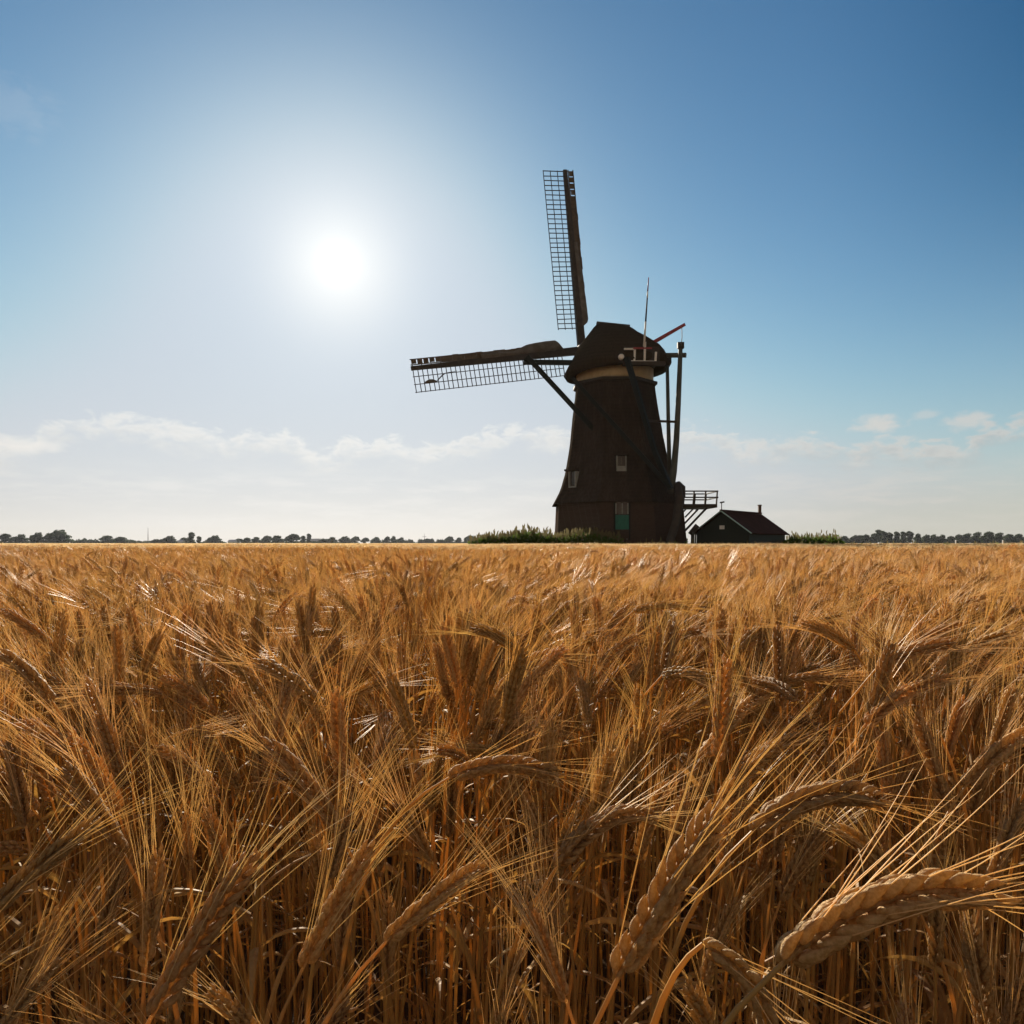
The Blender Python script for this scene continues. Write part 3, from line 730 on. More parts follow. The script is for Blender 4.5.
# ------------------------------------------------------------------ reeds
def reeds(name, label, poly, n, seed, hfun, mats, plume=.09):
    """blades with plumes on a strip of bank"""
    rnd = random.Random(seed); b, hd = MB(), MB(); vb, fb, vh, fh = [], [], [], []
    for _ in range(n):
        px = rnd.uniform(poly[0], poly[1]); Y = rnd.uniform(poly[2], poly[3]); x = at(px, HZ, Y).x; h = hfun(px) * rnd.uniform(.72, 1.12)
        if rnd.random() < .12: h *= 1.12
        az = rnd.uniform(0, 6.28); ln = rnd.gauss(0.05, .12) * h; dx, dy = math.cos(az) * ln, math.sin(az) * ln; w = rnd.uniform(.012, .028)
        a2 = rnd.uniform(0, 3.14); wx, wy = math.cos(a2) * w, math.sin(a2) * w; k = len(vb)
        for t, ww in ((0, 1), (.45, 1), (.8, .7), (1, .1)):
            q = t * t; vb += [(x + dx * q - wx * ww, Y + dy * q - wy * ww, h * t), (x + dx * q + wx * ww, Y + dy * q + wy * ww, h * t)]
        fb += [(k, k + 1, k + 3, k + 2), (k + 2, k + 3, k + 5, k + 4), (k + 4, k + 5, k + 7, k + 6)]
        for _ in range(2):
            z = h * rnd.uniform(.3, .8); a3 = rnd.uniform(0, 6.28); ll = rnd.uniform(.25, .5); k = len(vb); cx, cy = math.cos(a3), math.sin(a3)
            vb += [(x - cy * .012, Y + cx * .012, z), (x + cy * .012, Y - cx * .012, z), (x + cx * ll * .6 + cy * .012, Y + cy * ll * .6 - cx * .012, z + ll * .6), (x + cx * ll, Y + cy * ll, z + ll * .45)]
            fb += [(k, k + 1, k + 2), (k, k + 2, k + 3)]
        if rnd.random() < plume:
            X, Yt = x + dx, Y + dy; k = len(vh); s = rnd.uniform(.10, .2)
            vh += [(X - .03, Yt, h), (X + .03, Yt, h), (X + .05, Yt, h + s), (X + dx * .2, Yt, h + s * 1.9), (X - .04, Yt, h + s)]; fh += [(k, k + 1, k + 2, k + 3, k + 4)]
    me = MB(); me.add(vb, fb); nb = len(fb); me.add(vh, fh)
    o = me.build(name, mats[0]); o.data.materials.append(mats[1])
    for i in range(nb, len(o.data.polygons)): o.data.polygons[i].material_index = 1
    return tag(o, label, 'reeds', kind='stuff')

def h_left(px):
    e = max(0.0, min(1.0, (px - 470) / 22)); e2 = max(0.45, min(1.0, (632 - px) / 16))
    return (.94 + 0.55 * e ** .7 + .12 * math.sin(px * .11) * e) * min(1, e2)
reeds('reed_bank', 'bank of tall green reeds with pale plumes in front of the windmill foot', (470, 632, 47.2, 50.2), 15000, 2, h_left, (M['reed'], M['reed_head']))
reeds('reed_hedge', 'clipped looking strip of reeds right of the shed', (788, 840, 54, 58), 4200, 8, lambda px: 1.38 + .10 * math.sin(px * .5), (M['reed'], M['reed_head']), .06)
reeds('field_edge_grass', 'dark rough grass along the far field edge under the mill and shed', (622, 1050, 46.5, 49), 7000, 9, lambda px: .84 + (.12 if 640 < px < 700 else 0), (M['reed'], M['reed_head']), .03)

# ------------------------------------------------------------------ wheat
WM = ('stem', 'ear', 'awn', 'leaf')


class Geo:
    """numpy mesh pieces for one kind of wheat material"""
    def __init__(s): s.v = []; s.f = []; s.n = 0
    def add(s, v, f):
        v = np.asarray(v, float).reshape(-1, 3)
        s.v.append(v); s.f += [tuple(int(i) + s.n for i in q) for q in f]; s.n += len(v)
    def merged(s): return np.concatenate(s.v) if s.v else np.zeros((0, 3))

_tf = {}
def tube_faces(m, n):
    if (m, n) not in _tf:
        _tf[m, n] = [(i * n + k, i * n + (k + 1) % n, (i + 1) * n + (k + 1) % n, (i + 1) * n + k) for i in range(m - 1) for k in range(n)]
    return _tf[m, n]


def np_tube(geo, P, rad, n, ref=None):
    P = np.asarray(P, float); m = len(P); T = np.gradient(P, axis=0); T /= np.linalg.norm(T, axis=1)[:, None] + 1e-12
    r = np.array(ref if ref is not None else (0.31, 0.87, 0.38)); X = r - T * (T @ r)[:, None]; X /= np.linalg.norm(X, axis=1)[:, None] + 1e-12
    Y = np.cross(T, X); a = np.arange(n) * 2 * np.pi / n; rad = np.broadcast_to(rad, (m,))
    V = P[:, None] + (X[:, None] * np.cos(a)[None, :, None] + Y[:, None] * np.sin(a)[None, :, None]) * rad[:, None, None]
    geo.add(V, tube_faces(m, n))


def unit(v): v = np.asarray(v, float); return v / (np.linalg.norm(v) + 1e-12)


def floret_template(nr, nk):
    prof = {7: [(0, .25), (.10, .72), (.28, 1.0), (.48, .97), (.68, .72), (.86, .36), (1.0, .05)], 4: [(0, .4), (.3, 1), (.65, .75), (1, .05)], 3: [(0, .5), (.4, 1), (1, .1)]}[nr]
    a = np.arange(nk) * 2 * np.pi / nk; V = []
    for z, r in prof:
        for t in a:
            ridge = 1 + (0.13 * math.cos(2 * t) if nk >= 8 else 0)
            V.append((r * math.cos(t) * ridge, r * math.sin(t), z))
    return np.array(V), tube_faces(nr, nk)
FT = {0: floret_template(7, 8), 1: floret_template(4, 5), 2: floret_template(3, 4)}


def build_ear(ear, awn, C, side, lod, rnd, size=1.0, awn_len=0.105, spread=1.0):
    """C: points along the ear axis; side: direction in which the two ranks of grain stand"""
    C = np.asarray(C, float); m = len(C)
    seg = np.r_[0, np.cumsum(np.linalg.norm(np.diff(C, axis=0), axis=1))]; L = seg[-1]
    ip = lambda s: np.array([np.interp(s, seg, C[:, k]) for k in range(3)])
    N = {0: 21, 1: 17, 2: 11}[lod]
    ft, ff = FT[lod]
    for i in range(N + 1):
        last = i == N
        s = L * (0.02 + 0.93 * i / N); p = ip(s); T = unit(ip(min(L, s + L * .04)) - ip(max(0, s - L * .04)))
        S = unit(side - T * np.dot(side, T)); Nn = np.cross(T, S); sg = 1 if i % 2 else -1
        taper = 0.80 + 0.28 * math.sin(math.pi * min(1, i / N * .80 + .16)) if i < N * .9 else .72
        for j in ((-1, 0, 1) if lod < 2 else (-1, 1)):
            fan = j * rnd.uniform(.18, .46); out = rnd.uniform(.17, .30) if j else rnd.uniform(.27, .42)
            if last: out *= .1
            D = unit(T + S * sg * out + Nn * fan)
            O = p + S * sg * 0.0016 * size * (0 if last else 1) + Nn * j * 0.0024 * size - (T * 0.002 if j == 0 else 0)
            A = unit(S * sg - D * np.dot(S * sg, D)); B = np.cross(D, A)
            ln = 0.0120 * size * taper * rnd.uniform(.8, 1.18) * (1 if lod < 2 else 1.25); rr = 0.00215 * size * rnd.uniform(.85, 1.12) * taper * (1 if lod < 2 else 1.35)
            V = O + (ft[:, :1] * A * rr * .95) + (ft[:, 1:2] * B * rr) + ft[:, 2:] * D * ln + A * (np.sin(ft[:, 2:] * np.pi) * .0010 * size)
            ear.add(V, ff)
            # each lemma ends in its awn
            want = (rnd.random() < (.54 if j else .1)) if lod == 0 else (j != 0 and rnd.random() < .58 if lod == 1 else rnd.random() < .5)
            if not want: continue
            tip = O + D * ln * .96; frac = i / N
            al = awn_len * rnd.uniform(.75, 1.15) * (1.0 - .30 * abs(frac - .45))
            AD = unit(T * 1.0 + S * sg * rnd.uniform(.06, .26) * spread + Nn * (j * .12 + rnd.uniform(-.13, .13)) * spread)
            bend = (S * sg * rnd.uniform(-.02, .10) + Nn * rnd.uniform(-.06, .06) + np.array((0, 0, -.05))) * al
            if lod == 0:
                t = np.linspace(0, 1, 6)[:, None]; np_tube(awn, tip + AD * al * t + bend * t * t, np.array([.00031, .00028, .00024, .00019, .00014, .00006]), 3, S + .1)
            elif lod == 1:
                t = np.array([0, .5, 1])[:, None]; np_tube(awn, tip + AD * al * t + bend * t * t, np.array([.00030, .00023, .00008]), 3, S + .1)
            else:
                w = np.cross(AD, unit((rnd.gauss(0, 1), rnd.gauss(0, 1), rnd.gauss(0, 1)))) * .00040
                awn.add([tip - w, tip + w, tip + AD * al + bend], [(0, 1, 2)])
    np_tube(ear, C, 0.0012 * size, 4)


def build_leaf(geo, p, az, rnd, ln, lod, width=0.0075):
    n = 9 if lod == 0 else 5 if lod == 1 else 3
    d = np.array((math.cos(az), math.sin(az), 0)); up = np.array((0, 0, 1.0)); a0 = rnd.uniform(.5, 1.15); a1 = a0 - rnd.uniform(1.2, 2.6); tw0, tw1 = rnd.uniform(-.5, .5), rnd.uniform(-2.2, 2.2)
    pts = [np.asarray(p, float)]
    for i in range(n):
        a = a0 + (a1 - a0) * (i / n) ** 1.3; pts.append(pts[-1] + (d * math.cos(a) + up * math.sin(a)) * ln / n)
    V, fs = [], []; sd = np.cross(d, up)
    for i, q in enumerate(pts):
        f = i / n; w = width * (0.55 + .45 * math.sin(math.pi * min(1, f + .25))) * (1 - f ** 4 * .95) * .5
        tw = tw0 + (tw1 - tw0) * f; T = unit(pts[min(i + 1, n)] - pts[max(0, i - 1)]); x = unit(sd * math.cos(tw) + np.cross(T, sd) * math.sin(tw)); nn = np.cross(x, T)
        V += [q - x * w, q + nn * w * .35, q + x * w]
    for i in range(n):
        k = i * 3; fs += [(k, k + 1, k + 4, k + 3), (k + 1, k + 2, k + 5, k + 4)]
    geo.add(V, fs)


def stalk_from_curves(SP, EP, side, lod, rnd, size=1.0, awn_len=.105, spread=1.0, leaves=3, qmax=.86):
    """a full plant from a stem curve (ground upwards) and an ear curve"""
    g = {k: Geo() for k in WM}; lv = []
    SP = np.asarray(SP, float); f = np.linspace(0, 1, len(SP))
    rad = np.where(f < .75, .0019, .0019 - (f - .75) / .25 * .0008)
    np_tube(g['stem'], SP, rad * (1 if lod < 2 else 1.2), {0: 7, 1: 5, 2: 3}[lod])
    if lod == 0:
        for q in (.22, .48, .74):   # straw nodes
            i = int(q * (len(SP) - 1)); np_tube(g['stem'], [SP[i] - (SP[i + 1] - SP[i]) * .10, SP[i], SP[i] + (SP[i + 1] - SP[i]) * .10], [.0019, .0029, .0019], 7)
    build_ear(g['ear'], g['awn'], EP, np.asarray(side, float), lod, rnd, size, awn_len, spread)
    for k in range(leaves):
        q = rnd.uniform(.28, qmax); i = int(q * (len(SP) - 1)); lg = Geo()
        build_leaf(lg, SP[i], rnd.uniform(0, 6.28), rnd, rnd.uniform(.10, .24), lod, rnd.uniform(.005, .010)); lv.append(lg)
    return g, lv


def generic_stalk(rnd, lod, H, nod, lean, leaves=3, size=1.0):
    """stem leaning towards +X with the ear nodding by the angle nod (radians from upright)"""
    n = {0: 14, 1: 9, 2: 5}[lod]; L = H * 0.93 + .05 * nod; pts = [np.zeros(3)]
    wob = rnd.uniform(-.05, .05)
    for i in range(n):
        s = (i + .5) / n; a = lean * (0.35 + .65 * s) + max(0, (s - .80) / .20) ** 1.6 * max(0, nod - lean) * .75
        pts.append(pts[-1] + np.array((math.sin(a), wob * math.sin(s * 5) * .4, math.cos(a))) * L / n)
    a0 = lean + max(0, nod - lean) * .78; a1 = nod + rnd.uniform(.1, .5) * (1 if nod > .4 else .3); e = [pts[-1]]; EL = rnd.uniform(.082, .105) * size; m = 7
    for i in range(m):
        a = a0 + (a1 - a0) * (i + .5) / m; e.append(e[-1] + np.array((math.sin(a), wob * .3, math.cos(a))) * EL / m)
    pts, e = np.array(pts), np.array(e); k = H / max(pts[:, 2].max(), e[:, 2].max())
    sc = np.array((1, 1, 1)); dz = H - max(pts[:, 2].max(), e[:, 2].max())
    pts[1:, 2] += dz * np.linspace(0, 1, n + 1)[1:]; e[:, 2] += dz
    roll = rnd.uniform(0, 3.14)
    return stalk_from_curves(pts, e, (0.1, math.cos(roll), math.sin(roll)), lod, rnd, size, rnd.uniform(.07, .10) if nod > .27 else rnd.uniform(.05, .075), rnd.uniform(.8, 1.3), leaves)


def geo_mesh(name, parts, smooth=('stem', 'ear')):
    """one mesh from [(material key, Geo)]"""
    me = bpy.data.meshes.new(name); v = []; f = []; mi = []; keys = []; n = 0; sm = []
    for k, g in parts:
        if not g.n: continue
        if k not in keys: keys.append(k)
        v.append(g.merged()); f += [tuple(i + n for i in q) for q in g.f]; mi += [keys.index(k)] * len(g.f); sm += [k in smooth] * len(g.f); n += g.n
    me.from_pydata(np.concatenate(v).tolist(), [], f)
    for k in keys: me.materials.append(M[k])
    me.polygons.foreach_set('material_index', mi); me.polygons.foreach_set('use_smooth', sm); me.update()
    return me


def rot_z(v, a):
    c, s = math.cos(a), math.sin(a); v = np.asarray(v)
    return np.stack([v[:, 0] * c - v[:, 1] * s, v[:, 0] * s + v[:, 1] * c, v[:, 2]], 1)

GROUP_W = 'ripe wheat stalks of the field'


def stalk_object(loc, meshes, label, yaw=0.0, tilt=0.0, sc=1.0):
    o = empty('wheat_stalk', loc, label, 'wheat', GROUP_W); o.rotation_euler = (tilt, 0, yaw); o.scale = (sc, sc, sc)
    ear = None
    for nm, me in meshes:
        c = bpy.data.objects.new(nm, me); COL.objects.link(c)
        if nm == 'awns': c.parent = ear
        else: c.parent = o
        if nm == 'ear': ear = c
    return o


def part_meshes(g, lv):
    out = [('stem', geo_mesh('stem', [('stem', g['stem'])])), ('ear', geo_mesh('ear', [('ear', g['ear'])])), ('awns', geo_mesh('awns', [('awn', g['awn'])]))]
    return out + [('leaf', geo_mesh('leaf', [('leaf', l)])) for l in lv]

# ---- the big ears at the front, each where the photograph has it: base, tip (pixels), distances, arch, label
HERO = [
    ((780, 966), (1000, 898), .31, .33, .16, 'thickest pale ear, arching right across the bottom right corner'),
    ((618, 978), (722, 806), .36, .39, .04, 'long stout ear slanting up right, just left of the bottom right corner ear'),
    ((556, 868), (652, 816), .58, .62, .22, 'curved ear bowing right between the long slanting ear and the central pale ear'),
    ((752, 832), (882, 803), .50, .54, .16, 'flat lying ear pointing right above the thickest corner ear'),
    ((703, 944), (768, 1100), .36, .34, .16, 'dark ear hanging tip down at the bottom edge, left of the thickest ear'),
    ((449, 778), (556, 776), .64, .67, .14, 'pale horizontal ear with spread awns in the middle of the field front'),
    ((152, 1016), (255, 853), .38, .42, .03, 'long ear leaning right at the bottom edge, second from the left corner'),
    ((303, 968), (372, 842), .48, .52, .04, 'ear leaning right with fine awns, between the two big bottom left ears'),
    ((386, 942), (484, 864), .52, .56, .05, 'bright tipped ear slanting right at the lower centre'),
    ((146, 966), (160, 848), .55, .58, .02, 'upright knobbly ear standing beside the long bottom left ear'),
    ((126, 858), (66, 764), .60, .60, .03, 'ear tilting left with long pale awns at the left side'),
    ((-14, 916), (98, 822), .50, .56, .05, 'shadowed ear reaching in from the left edge'),
    ((0, 1030), (62, 958), .46, .50, .03, 'short ear at the bottom left corner'),
    ((326, 712), (257, 661), .84, .86, .10, 'dark ear drooping to the left in the middle left of the field'),
    ((416, 748), (389, 672), .92, .94, .04, 'dark upright ear left of the pale horizontal ear'),
    ((338, 830), (266, 742), .66, .68, .10, 'curved dark ear bowing left above the lower left ears'),
    ((205, 658), (213, 600), 1.2, 1.2, .02, 'dark upright ear standing out on the left side of the golden field'),
    ((340, 782), (337, 690), .78, .78, .02, 'greyish upright ear between the two left drooping dark ears'),
    ((54, 704), (-4, 652), .84, .86, .12, 'ear bending out of the picture at the left edge'),
    ((922, 700), (872, 634), .84, .86, .06, 'dark ear leaning left on the right side of the field'),
    ((946, 806), (917, 714), .74, .76, .04, 'brown upright ear right of the flat lying ear'),
    ((992, 880), (1024, 800), .62, .64, .05, 'golden ear at the right edge above the thickest ear'),
    ((966, 786), (1032, 732), .74, .78, .08, 'golden ear leaning out at the right edge, upper of two'),
    ((905, 890), (834, 826), .62, .62, .12, 'dim ear bowed to the left behind the flat lying ear'),
    ((566, 1000), (529, 904), .50, .52, .04, 'dim brown ear leaning left beside the long stout ear'),
    ((497, 1024), (521, 940), .56, .58, .03, 'dim brown ear at the bottom edge near the centre'),
    ((112, 762), (88, 680), .78, .80, .03, 'greyish ear tilting left over the far left ears'),
    ((26, 826), (8, 742), .66, .68, .04, 'blurred brown ear close to the left edge'),
    ((308, 632), (314, 584), 1.5, 1.5, .02, 'small dark upright ear farther back left of centre'),
    ((346, 690), (369, 644), .98, 1.0, .05, 'dark ear leaning right behind the drooping left ear'),
    ((432, 862), (395, 800), .66, .68, .06, 'small brown ear leaning left under the pale horizontal ear'),
    ((330, 880), (352, 810), .60, .62, .04, 'slender pale ear rising among the awns at the lower left'),
    ((500, 690), (560, 655), .95, 1.0, .16, 'golden ear bowing right above the pale horizontal ear'),
    ((700, 760), (768, 690), .85, .95, .06, 'long golden ear slanting right in the right half of the field'),
    ((190, 870), (186, 812), .62, .62, .02, 'short upright ear top behind the knobbly ear'),
]
rh = random.Random(21)
for b, t, yb, yt, arch, lab in HERO:
    B, Tp = at(b[0], b[1], yb), at(t[0], t[1], yt)
    ax = Tp - B; L = ax.length; mid = (B + Tp) / 2 + Vector((0, 0, 1)) * L * arch * 1.6
    E = [B * (1 - s) ** 2 + mid * 2 * s * (1 - s) + Tp * s * s for s in np.linspace(0, 1, 11)]
    T0 = (mid - B).normalized()
    if lab.startswith('dark ear hanging'): T0 = Vector((.35, .05, .9)).normalized(); E = [B + Vector((0, 0, .012)) * math.sin(s * 3.1) + (Tp - B) * s + Vector((.010, 0, 0)) * math.sin(s * 3.1) for s in np.linspace(0, 1, 11)]; T0 = (E[1] - E[0]).normalized()
    hang = lab.startswith('dark ear hanging')
    if hang: T0 = Vector((.80, .1, .45)).normalized()
    foot = Vector((B.x - T0.x * .10 + rh.uniform(-.03, .03), B.y - T0.y * .05 + rh.uniform(-.02, .05), 0))
    low = Vector((B.x - .05, B.y, B.z - .16)) if hang else Vector((foot.x * .6 + (B.x - T0.x * .14) * .4, foot.y, B.z * .62)); c2 = B - T0 * (.05 if hang else min(.14, B.z * .2))
    SPc = [foot * (1 - s) ** 3 + low * 3 * s * (1 - s) ** 2 + c2 * 3 * s * s * (1 - s) + B * s ** 3 for s in np.linspace(0, 1, 18)]
    o0 = np.array((foot.x, foot.y, 0)); SPn = np.array([tuple(p) for p in SPc]) - o0; En = np.array([tuple(p) for p in E]) - o0
    view = unit(np.array(B) - np.array((0, 0, CAM_Z))); axd = unit(En[-1] - En[0]); sd = unit(np.cross(view, axd)); rl = rh.uniform(-.55, .55)
    sd = sd * math.cos(rl) + np.cross(axd, sd) * math.sin(rl)
    g, lv = stalk_from_curves(SPn, En, sd, 0, rh, size=min(1.25, L / .088), awn_len=rh.uniform(.085, .11), spread=1.25, leaves=2, qmax=.5)
    stalk_object((foot.x, foot.y, 0), part_meshes(g, lv), 'wheat stalk: ' + lab if len(lab.split()) < 3 else lab)

# ---- templates
def variants(n, lod, seed):
    r = random.Random(seed); out = []
    for k in range(n):
        nod = [.12, .3, .5, .22, .8, 1.15, .4, 1.5, .18, .62, .95, .35][k % 12] + r.uniform(-.08, .08)
        out.append(generic_stalk(r, lod, 0.90, nod, r.uniform(.02, .16), leaves=3 if lod < 2 else 2, size=r.uniform(.92, 1.08)))
    return out

V0, V1, V2 = variants(12, 0, 1), variants(12, 1, 2), variants(10, 2, 3)
NEAR = [part_meshes(g, lv) for g, lv in V0]


def source(name, parts):
    o = bpy.data.objects.new(name, geo_mesh(name, parts)); return o

def coll(name, objs):
    c = bpy.data.collections.new(name)
    for o in objs: c.objects.link(o)
    return c

flat = lambda g, lv: [(k, g[k]) for k in ('stem', 'ear', 'awn')] + [('leaf', l) for l in lv]
C1 = coll('wheat_source_near', [source('wheat_a%02d' % i, flat(*V0[i])) for i in range(12)] + [source('wheat_b%02d' % i, flat(*V1[i])) for i in range(12)])


def clump(rnd, w, n, hmin, hmax, thick):
    """a patch of coarse stalks"""
    acc = {k: Geo() for k in WM}
    for _ in range(n):
        g, lv = V2[rnd.randrange(len(V2))]; a = rnd.gauss(0.2, 1.3); s = rnd.uniform(hmin, hmax) / .90; off = np.array((rnd.uniform(-w, w) / 2, rnd.uniform(-w, w) / 2, 0))
        for k in WM[:3]:
            if g[k].n:
                v = g[k].merged() * np.array((s, s, s))
                acc[k].add(rot_z(v, a) + off, g[k].f)
        for l in lv: acc['leaf'].add(rot_z(l.merged() * s, a) + off, l.f)
    return [(k, acc[k]) for k in WM]
rc = random.Random(9)
C2 = coll('wheat_source_mid', [source('wheat_c%02d' % i, clump(rc, .62, 95, .80, .98, 1)) for i in range(6)])
C3 = coll('wheat_source_far', [source('wheat_d%02d' % i, clump(rc, 2.6, 800, .82, .98, 1)) for i in range(4)])

# ---- where the stalks stand
nr = np.random.default_rng(4)
def jitter(y0, y1, step, side):
    ys = np.arange(y0, y1, step); out = []
    for y in ys:
        w = .74 * y + side; xs = np.arange(-w, w, step); out.append(np.stack([xs + nr.uniform(-.5, .5, len(xs)) * step, y + nr.uniform(-.5, .5, len(xs)) * step], 1))
    return np.concatenate(out)

def height_noise(p):
    return .02 * np.sin(p[:, 0] * .9 + 1.3 * np.sin(p[:, 1] * .35)) + .02 * np.sin(p[:, 1] * .8 + p[:, 0] * .3)

near = np.concatenate([jitter(.16, .75, .088, .35), jitter(.75, 4.2, .054, .6)])
var = nr.integers(0, 12, len(near))
hn = .85 + nr.normal(0, .038, len(near)) + height_noise(near)
d = np.hypot(near[:, 0], near[:, 1])
hn = np.where(d < .75, np.minimum(hn, .66 + .22 * np.clip((d - .25) / .5, 0, 1) + nr.uniform(-.06, .03, len(near))), hn)
tall = np.isin(var, (0, 4, 8)) & (d > .8); hn = np.where(tall, hn + nr.uniform(.03, .10, len(near)), hn)
hn = np.clip(hn, .50, np.where(d < 2.5, .945, .985))
# the front ears stand free: random stalks before them stay shorter
for b, t, yb, yt, arch, lab in HERO:
    px = 512 + near[:, 0] / near[:, 1] * F; lo, hi, bot = min(b[0], t[0]) - 14, max(b[0], t[0]) + 14, max(b[1], t[1])
    inside = (px > lo) & (px < hi) & (near[:, 1] < max(yb, yt) + .02)
    hn = np.where(inside, np.minimum(hn, CAM_Z - (bot - 6 - HZ) * near[:, 1] / F - .055), hn)
ok = (d > .27) & (hn > .52)
near, hn, d, var = near[ok], hn[ok], d[ok], var[ok]
# lean direction: drifting with place, as wind-laid wheat does, with plenty of scatter
yaw = np.where(near[:, 0] > -.12 * near[:, 1], 0.15, 2.6) + nr.normal(0, 1.15, len(near))
tilt = nr.normal(0, .06, len(near))
var = np.where((d < .75) & np.isin(var, (5, 7, 10)), 2, var)
infr = (np.abs(near[:, 0]) < .70 * near[:, 1] + .02)
order = np.argsort(np.where(infr, d, 99))
N_IND = 300 - len(HERO)
solo = set(order[:N_IND].tolist())
for i in order[:N_IND]:
    stalk_object((near[i, 0], near[i, 1], 0), NEAR[var[i]], 'bearded golden wheat stalk crowded among its like behind and between the big front ears', yaw[i], tilt[i], hn[i] / .90)


def instancer(name, coll_, xy, rot, scl, idx, parent_tree=None):
    """points with rotation, scale and choice; a geometry-nodes tree puts a plant on each"""
    me = bpy.data.meshes.new(name); me.vertices.add(len(xy))
    co = np.zeros((len(xy), 3), np.float32); co[:, :2] = xy; me.vertices.foreach_set('co', co.ravel())
    for nm, tp, arr in (('rot', 'FLOAT_VECTOR', rot), ('scl', 'FLOAT_VECTOR', scl), ('idx', 'INT', idx)):
        a = me.attributes.new(nm, tp, 'POINT')
        a.data.foreach_set('vector' if tp == 'FLOAT_VECTOR' else 'value', np.ascontiguousarray(arr, dtype=np.float32 if tp == 'FLOAT_VECTOR' else np.int32).ravel())
    return me


def stuff_field(name, label, layers):
    """layers: list of (collection, mesh of points); all joined into one object"""
    first = layers[0][1]
    o = bpy.data.objects.new(name, first); COL.objects.link(o)
    nt = bpy.data.node_groups.new(name, 'GeometryNodeTree')
    nt.interface.new_socket('Geometry', in_out='INPUT', socket_type='NodeSocketGeometry'); nt.interface.new_socket('Geometry', in_out='OUTPUT', socket_type='NodeSocketGeometry')
    gi, go = nt.nodes.new('NodeGroupInput'), nt.nodes.new('NodeGroupOutput'); join = nt.nodes.new('GeometryNodeJoinGeometry')
    layer_at = nt.nodes.new('GeometryNodeInputNamedAttribute'); layer_at.data_type = 'INT'; layer_at.inputs[0].default_value = 'layer'
    for li, (cl, _) in enumerate(layers):
        ci = nt.nodes.new('GeometryNodeCollectionInfo'); ci.inputs['Collection'].default_value = cl; ci.inputs['Separate Children'].default_value = True; ci.inputs['Reset Children'].default_value = True
        iop = nt.nodes.new('GeometryNodeInstanceOnPoints'); iop.inputs['Pick Instance'].default_value = True
        cmpn = nt.nodes.new('FunctionNodeCompare'); cmpn.data_type = 'INT'; cmpn.operation = 'EQUAL'
        ia = [s for s in cmpn.inputs if s.type == 'INT']
        nt.links.new(layer_at.outputs['Attribute'], ia[0]); ia[1].default_value = li
        nt.links.new(cmpn.outputs[0], iop.inputs['Selection']); nt.links.new(gi.outputs[0], iop.inputs['Points']); nt.links.new(ci.outputs[0], iop.inputs['Instance'])
        for nm, tp, sock in (('idx', 'INT', 'Instance Index'), ('rot', 'FLOAT_VECTOR', 'Rotation'), ('scl', 'FLOAT_VECTOR', 'Scale')):
            na = nt.nodes.new('GeometryNodeInputNamedAttribute'); na.data_type = tp; na.inputs[0].default_value = nm; src = na.outputs['Attribute']
            if nm == 'rot':
                e2r = nt.nodes.new('FunctionNodeEulerToRotation'); nt.links.new(src, e2r.inputs[0]); src = e2r.outputs[0]
            nt.links.new(src, iop.inputs[sock])
        nt.links.new(iop.outputs[0], join.inputs[0])
    nt.links.new(join.outputs[0], go.inputs[0])
    md = o.modifiers.new('plants', 'NODES'); md.node_group = nt
    return tag(o, label, 'wheat', kind='stuff')

rest = np.array([i for i in range(len(near)) if i not in solo])
def zone(p, h, iv, lay, base=.90, sx=1.0):
    n = len(p); rot = np.zeros((n, 3)); rot[:, 0] = nr.normal(0, .05, n); rot[:, 2] = np.where(p[:, 0] > -.12 * p[:, 1], 0.15, 2.6) + nr.normal(0, 1.15, n)
    s = h / base; scl = np.stack([s * sx, s * sx, s], 1)
    return p, rot, scl, iv, np.full(n, lay)
za = zone(near[rest], hn[rest], np.where(d[rest] < 1.7, var[rest], 12 + var[rest]), 0)
mid = jitter(4.2, 13.5, .062, 1.0); mv = nr.integers(0, 12, len(mid)); mh = .86 + nr.normal(0, .032, len(mid)) + height_noise(mid) + np.where(np.isin(mv, (0, 4, 8)), nr.uniform(.02, .085, len(mid)), 0)
zb = zone(mid, np.clip(mh, .7, .985), 12 + mv, 0)
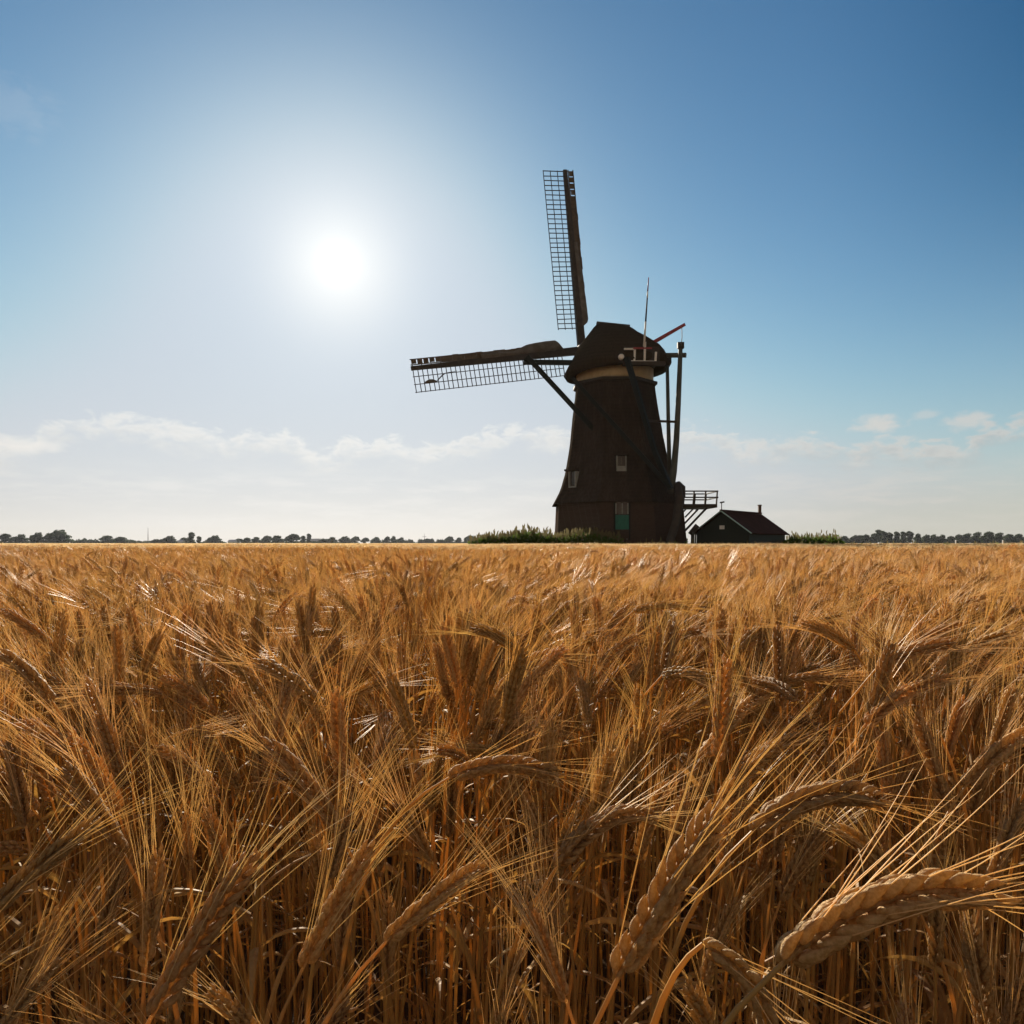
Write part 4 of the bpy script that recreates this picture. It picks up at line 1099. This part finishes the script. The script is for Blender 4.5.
def in_field(p): return ~((p[:, 0] > -3.4) & (p[:, 1] > 46.6)) & ~((p[:, 0] < -3.4) & (p[:, 1] > 460))
fp = jitter(13.5, 47.5, .50, 2.0); fp = fp[in_field(fp)]
zc = zone(fp, .90 + nr.normal(0, .014, len(fp)) + height_noise(fp), nr.integers(0, 6, len(fp)), 1); zc[1][:, 0] = 0
gp = jitter(47.5, 460, 1.9, 4.0); gp = gp[in_field(gp) & (gp[:, 0] < -3.4)]
g2 = jitter(70, 330, 2.6, 4.0); g2 = g2[(g2[:, 0] > 30 + .0 * g2[:, 1]) & (g2[:, 1] < 148)]
gp = np.concatenate([gp, g2])
zd_ = zone(gp, .90 + nr.normal(0, .016, len(gp)), nr.integers(0, 4, len(gp)), 2); zd_[1][:, 0] = 0
allz = [np.concatenate(a) for a in zip(za, zb, zc, zd_)]
me = instancer('wheat_field', None, allz[0], allz[1], allz[2], allz[3])
a = me.attributes.new('layer', 'INT', 'POINT'); a.data.foreach_set('value', allz[4].astype(np.int32))
stuff_field('wheat_field', 'dense ripe golden wheat filling the field from the front ears to the horizon', [(C1, me), (C2, None), (C3, None)])
# distant canopy of the same crop, where single ears can no longer be seen
tag(MB().box(-700, -6, 120, 466, 0.02, .62).build('distant_wheat', M['canopy']), 'far golden sheet of the wheat crop below the left tree line', 'wheat', kind='stuff')
print('stalks', len(near), len(mid), len(fp), len(gp))

# ------------------------------------------------------------------ the air
hz = MB().box(-1395, 1395, -25, 1395, -1.0, 36.0)
m = bpy.data.materials.new('summer haze'); m.use_nodes = True
for n in list(m.node_tree.nodes):
    if n.type == 'BSDF_PRINCIPLED': m.node_tree.nodes.remove(n)
pv = m.node_tree.nodes.new('ShaderNodeVolumePrincipled'); pv.inputs['Color'].default_value = (0.86, 0.90, 1.0, 1); pv.inputs['Density'].default_value = 0.00006; pv.inputs['Anisotropy'].default_value = 0.3
m.node_tree.links.new(pv.outputs[0], m.node_tree.nodes['Material Output'].inputs['Volume'])
tag(hz.build('haze', m), kind='stuff')
